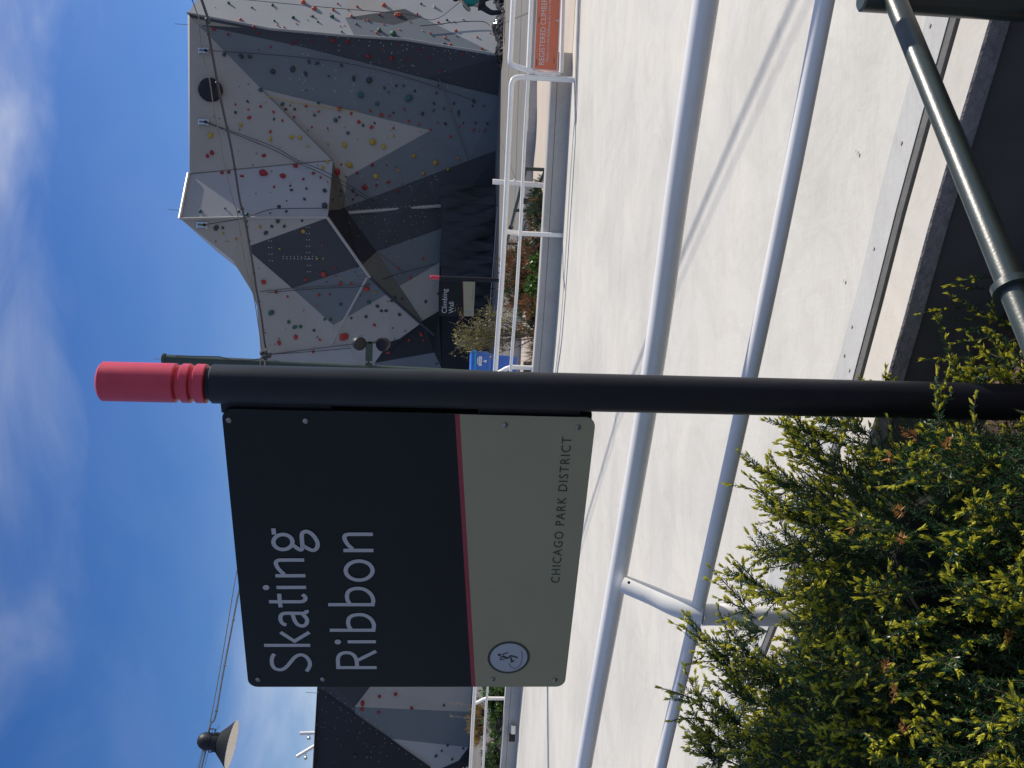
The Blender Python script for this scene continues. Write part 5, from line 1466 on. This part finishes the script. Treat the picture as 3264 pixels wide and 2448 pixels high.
def at(x, y, Y): return ony(x, y, Y)
def pxr(px, Y): return px * Y / FPX
p = at(1722, 672, 14.6); bush('juniper', 'small dark green juniper just behind the low wall by the green handrail', p, (pxr(80, 14.6), .35, pxr(36, 14.6)), 2600, ['jun', 'junred'], [.85, .15], (.05, .11), .16, .7)
p = at(1712, 800, 15.0); bush('juniper', 'low bronze tipped juniper between the railing posts behind the low wall', p, (pxr(60, 15), .35, pxr(36, 15)), 1800, ['jun', 'junred'], [.5, .5], (.05, .11), .16, .7)
p = at(1668, 885, 16.6); bush('juniper', 'largest bronze juniper with dark green heart below the Climbing Wall sign', p, (pxr(105, 16.6), .55, pxr(62, 16.6)), 6500, ['jun', 'junred'], [.52, .48], (.05, .13), .15, .8)
p = at(1712, 838, 14.4); bush('leafy_shrub', 'bright green broad leaved plant at the low wall, upper of two clumps', p, (pxr(19, 14.4), .13, pxr(20, 14.4)), 320, ['leaf'], [1], (.05, .09), .6, .3, core=False)
p = at(1702, 908, 14.6); bush('leafy_shrub', 'bright green broad leaved plant at the low wall, nearer the signpost', p, (pxr(25, 14.6), .15, pxr(22, 14.6)), 420, ['leaf'], [1], (.05, .09), .6, .3, core=False)
p = at(1698, 1003, 14.9); bush('juniper', 'green juniper with rusty tips directly above the low wall near the bare bush', p, (pxr(62, 14.9), .32, pxr(36, 14.9)), 2000, ['jun', 'junred', 'leaf'], [.5, .4, .1], (.05, .11), .18, .7)
# multi-stemmed spring bush in front of the bin
sbY = 16.0; b0 = at(1700, 1062, sbY)
sb = thing('spring_bush', (b0.x, sbY, -.02), 'sparse multi stemmed bush with olive spring leaves beside the recycling bin', 'shrub')
lv = Leaves(); mb = MB()
tips_ = [((1428, 1025), 0), ((1470, 1010), .1), ((1455, 1062), .8), ((1465, 1085), .9), ((1475, 1105), .9), ((1500, 1050), .5), ((1520, 1070), .9), ((1540, 1100), .9), ((1530, 1005), .6), ((1560, 985), .5), ((1600, 1120), .4), ((1510, 1118), .6), ((1465, 1098), .9), ((1490, 1080), 1), ((1575, 1045), .6), ((1600, 960), .4), ((1448, 1108), .1), ((1550, 1020), .6), ((1620, 1010), .4), ((1560, 1095), .6), ((1500, 1095), 1), ((1520, 1035), .4)]
for (x, y), lf_ in tips_:
    e = at(x, y, sbY + rng.normal(0, .25)); base = Vector((b0.x + rng.normal(0, .05), sbY + rng.normal(0, .05), -.02))
    S = spline([base, base.lerp(e, .35) + Vector((rng.normal(0, .06), 0, -.02)), base.lerp(e, .75) + Vector((rng.normal(0, .05), 0, .03)), e], 6)
    mb.tube(S, [.016 * (1 - .82 * i / (len(S) - 1)) for i in range(len(S))], 5, cap=False)
    for i in range(7, len(S)):
        for q in range(int(rng.poisson(5.0 * lf_ * (i / len(S))))):
            e2 = S[i] + Vector(rng.normal(0, .085, 3)); mb.tube([S[i], e2], [.004, .0015], 4, cap=False)
            k = 7; bb = np.array(e2) + rng.normal(0, .028, (k, 3)); dr = unit(rng.normal(0, 1, (k, 3)) + np.array([0, 0, .6])); s_, _ = frames(dr)
            ln = rng.uniform(.03, .06, k); lv.kites(bb, dr, s_, ln, ln * .5, 0, .06)
lv.build('foliage', [M['olive']], sb); mb.build('stems', M['twiggrey'], sb, smooth='auto')
# clump of last year's grass at its foot
gb0 = at(1712, 1118, 15.4)
gt = thing('dry_grass', (gb0.x, 15.4, -.02), 'clump of dry grey brown grass stems at the foot of the bare bush', 'grass')
lv = Leaves(); k = 700
bb = np.array([gb0.x, 15.4, -.02]) + rng.normal(0, 1, (k, 3)) * np.array([.11, .1, 0]); dr = unit(rng.normal(0, .32, (k, 3)) + np.array([0, 0, 1])); s_, _ = frames(dr)
lv.kites(bb, dr, s_, rng.uniform(.2, .5, k), .012, 0); lv.build('blades', [M['dry']], gt)
# planting seen left of the sign
p = at(1585, 2212, 19.5); bush('leafy_shrub', 'dense green shrub behind the left railing close to the sign edge', p, (pxr(55, 19.5), .4, pxr(38, 19.5)), 1700, ['leaf', 'jun'], [.6, .4], (.06, .12), .45, .4)
p = at(1530, 2300, 21.5); bush('ornamental_grass', 'tan and gold tufted plant showing between the left rails', p, (pxr(62, 21.5), .4, pxr(26, 21.5)), 2200, ['gold', 'jun'], [.7, .3], (.10, .22), .06, 1.2)
p = at(1590, 2300, 19.3); bush('leafy_shrub', 'trailing green shrub leaning over the low wall at the left', p, (pxr(70, 19.3), .35, pxr(24, 19.3)), 1500, ['leaf', 'jun'], [.55, .45], (.05, .11), .45, .5, core=True)
p = at(1560, 2350, 20.0); bush('bare_bush', 'tangle of bare grey twigs behind the lower left rail', p, (pxr(75, 20), .4, pxr(32, 20)), 160, ['leaf', 'dry'], [.5, .5], (.05, .09), .3, .5, core=False, stems=26, stemmat='twiggrey', z0=-.02)
p = at(1572, 2425, 19.8); bush('leafy_shrub', 'blue green rounded shrub at the far left behind the rail', p, (pxr(40, 19.8), .4, pxr(30, 19.8)), 1500, ['jun', 'leaf'], [.7, .3], (.05, .10), .4, .4)
p = at(1440, 2462, 40.5); bush('distant_tree', 'pale green tree showing past the left end of the dark wall block', p, (pxr(60, 40), .9, pxr(42, 40)), 1500, ['leaf', 'olive', 'jun'], [.4, .3, .3], (.10, .22), .5, .4)
for k, (x, y0_, y1_) in enumerate(((2248, 1500, 1440), (2290, 1500, 1436))):
    a, b = at(y0_, x, 21.0), at(y1_, x - 8, 21.0)
    t = thing('dry_stalk', a, ('tall dry flower stalk rising above the left rail, nearer the sign', 'tall dry flower stalk rising above the left rail, farther from the sign')[k], 'plant')
    mb = MB(); mb.tube([Vector((a.x, a.y, -.02)), a, b], [.008, .006, .002], 5)
    mb.build('stem', M['twiggrey'], t)
    lv = Leaves(); n = 60; tt = rng.uniform(.0, 1, n)[:, None]
    lv.kites(np.array(a) + (np.array(b) - np.array(a)) * tt, unit(rng.normal(0, .7, (n, 3)) + [0, 0, 1]), unit(rng.normal(size=(n, 3))), rng.uniform(.03, .07, n), .012, 0)
    lv.build('seed_head', [M['dry']], t)
# pale edging stone between the left plants
c = at(1560, 2400, 20.6); t = thing('edging_kerb', (c.x, 20.6, -.02), 'narrow pale stone edging strip behind the lower left rail', 'kerb')
a, b = at(1564, 2345, 20.6), at(1558, 2425, 20.9); MB().tube([a, b], .03, 4).build('stone', M['tan'], t)
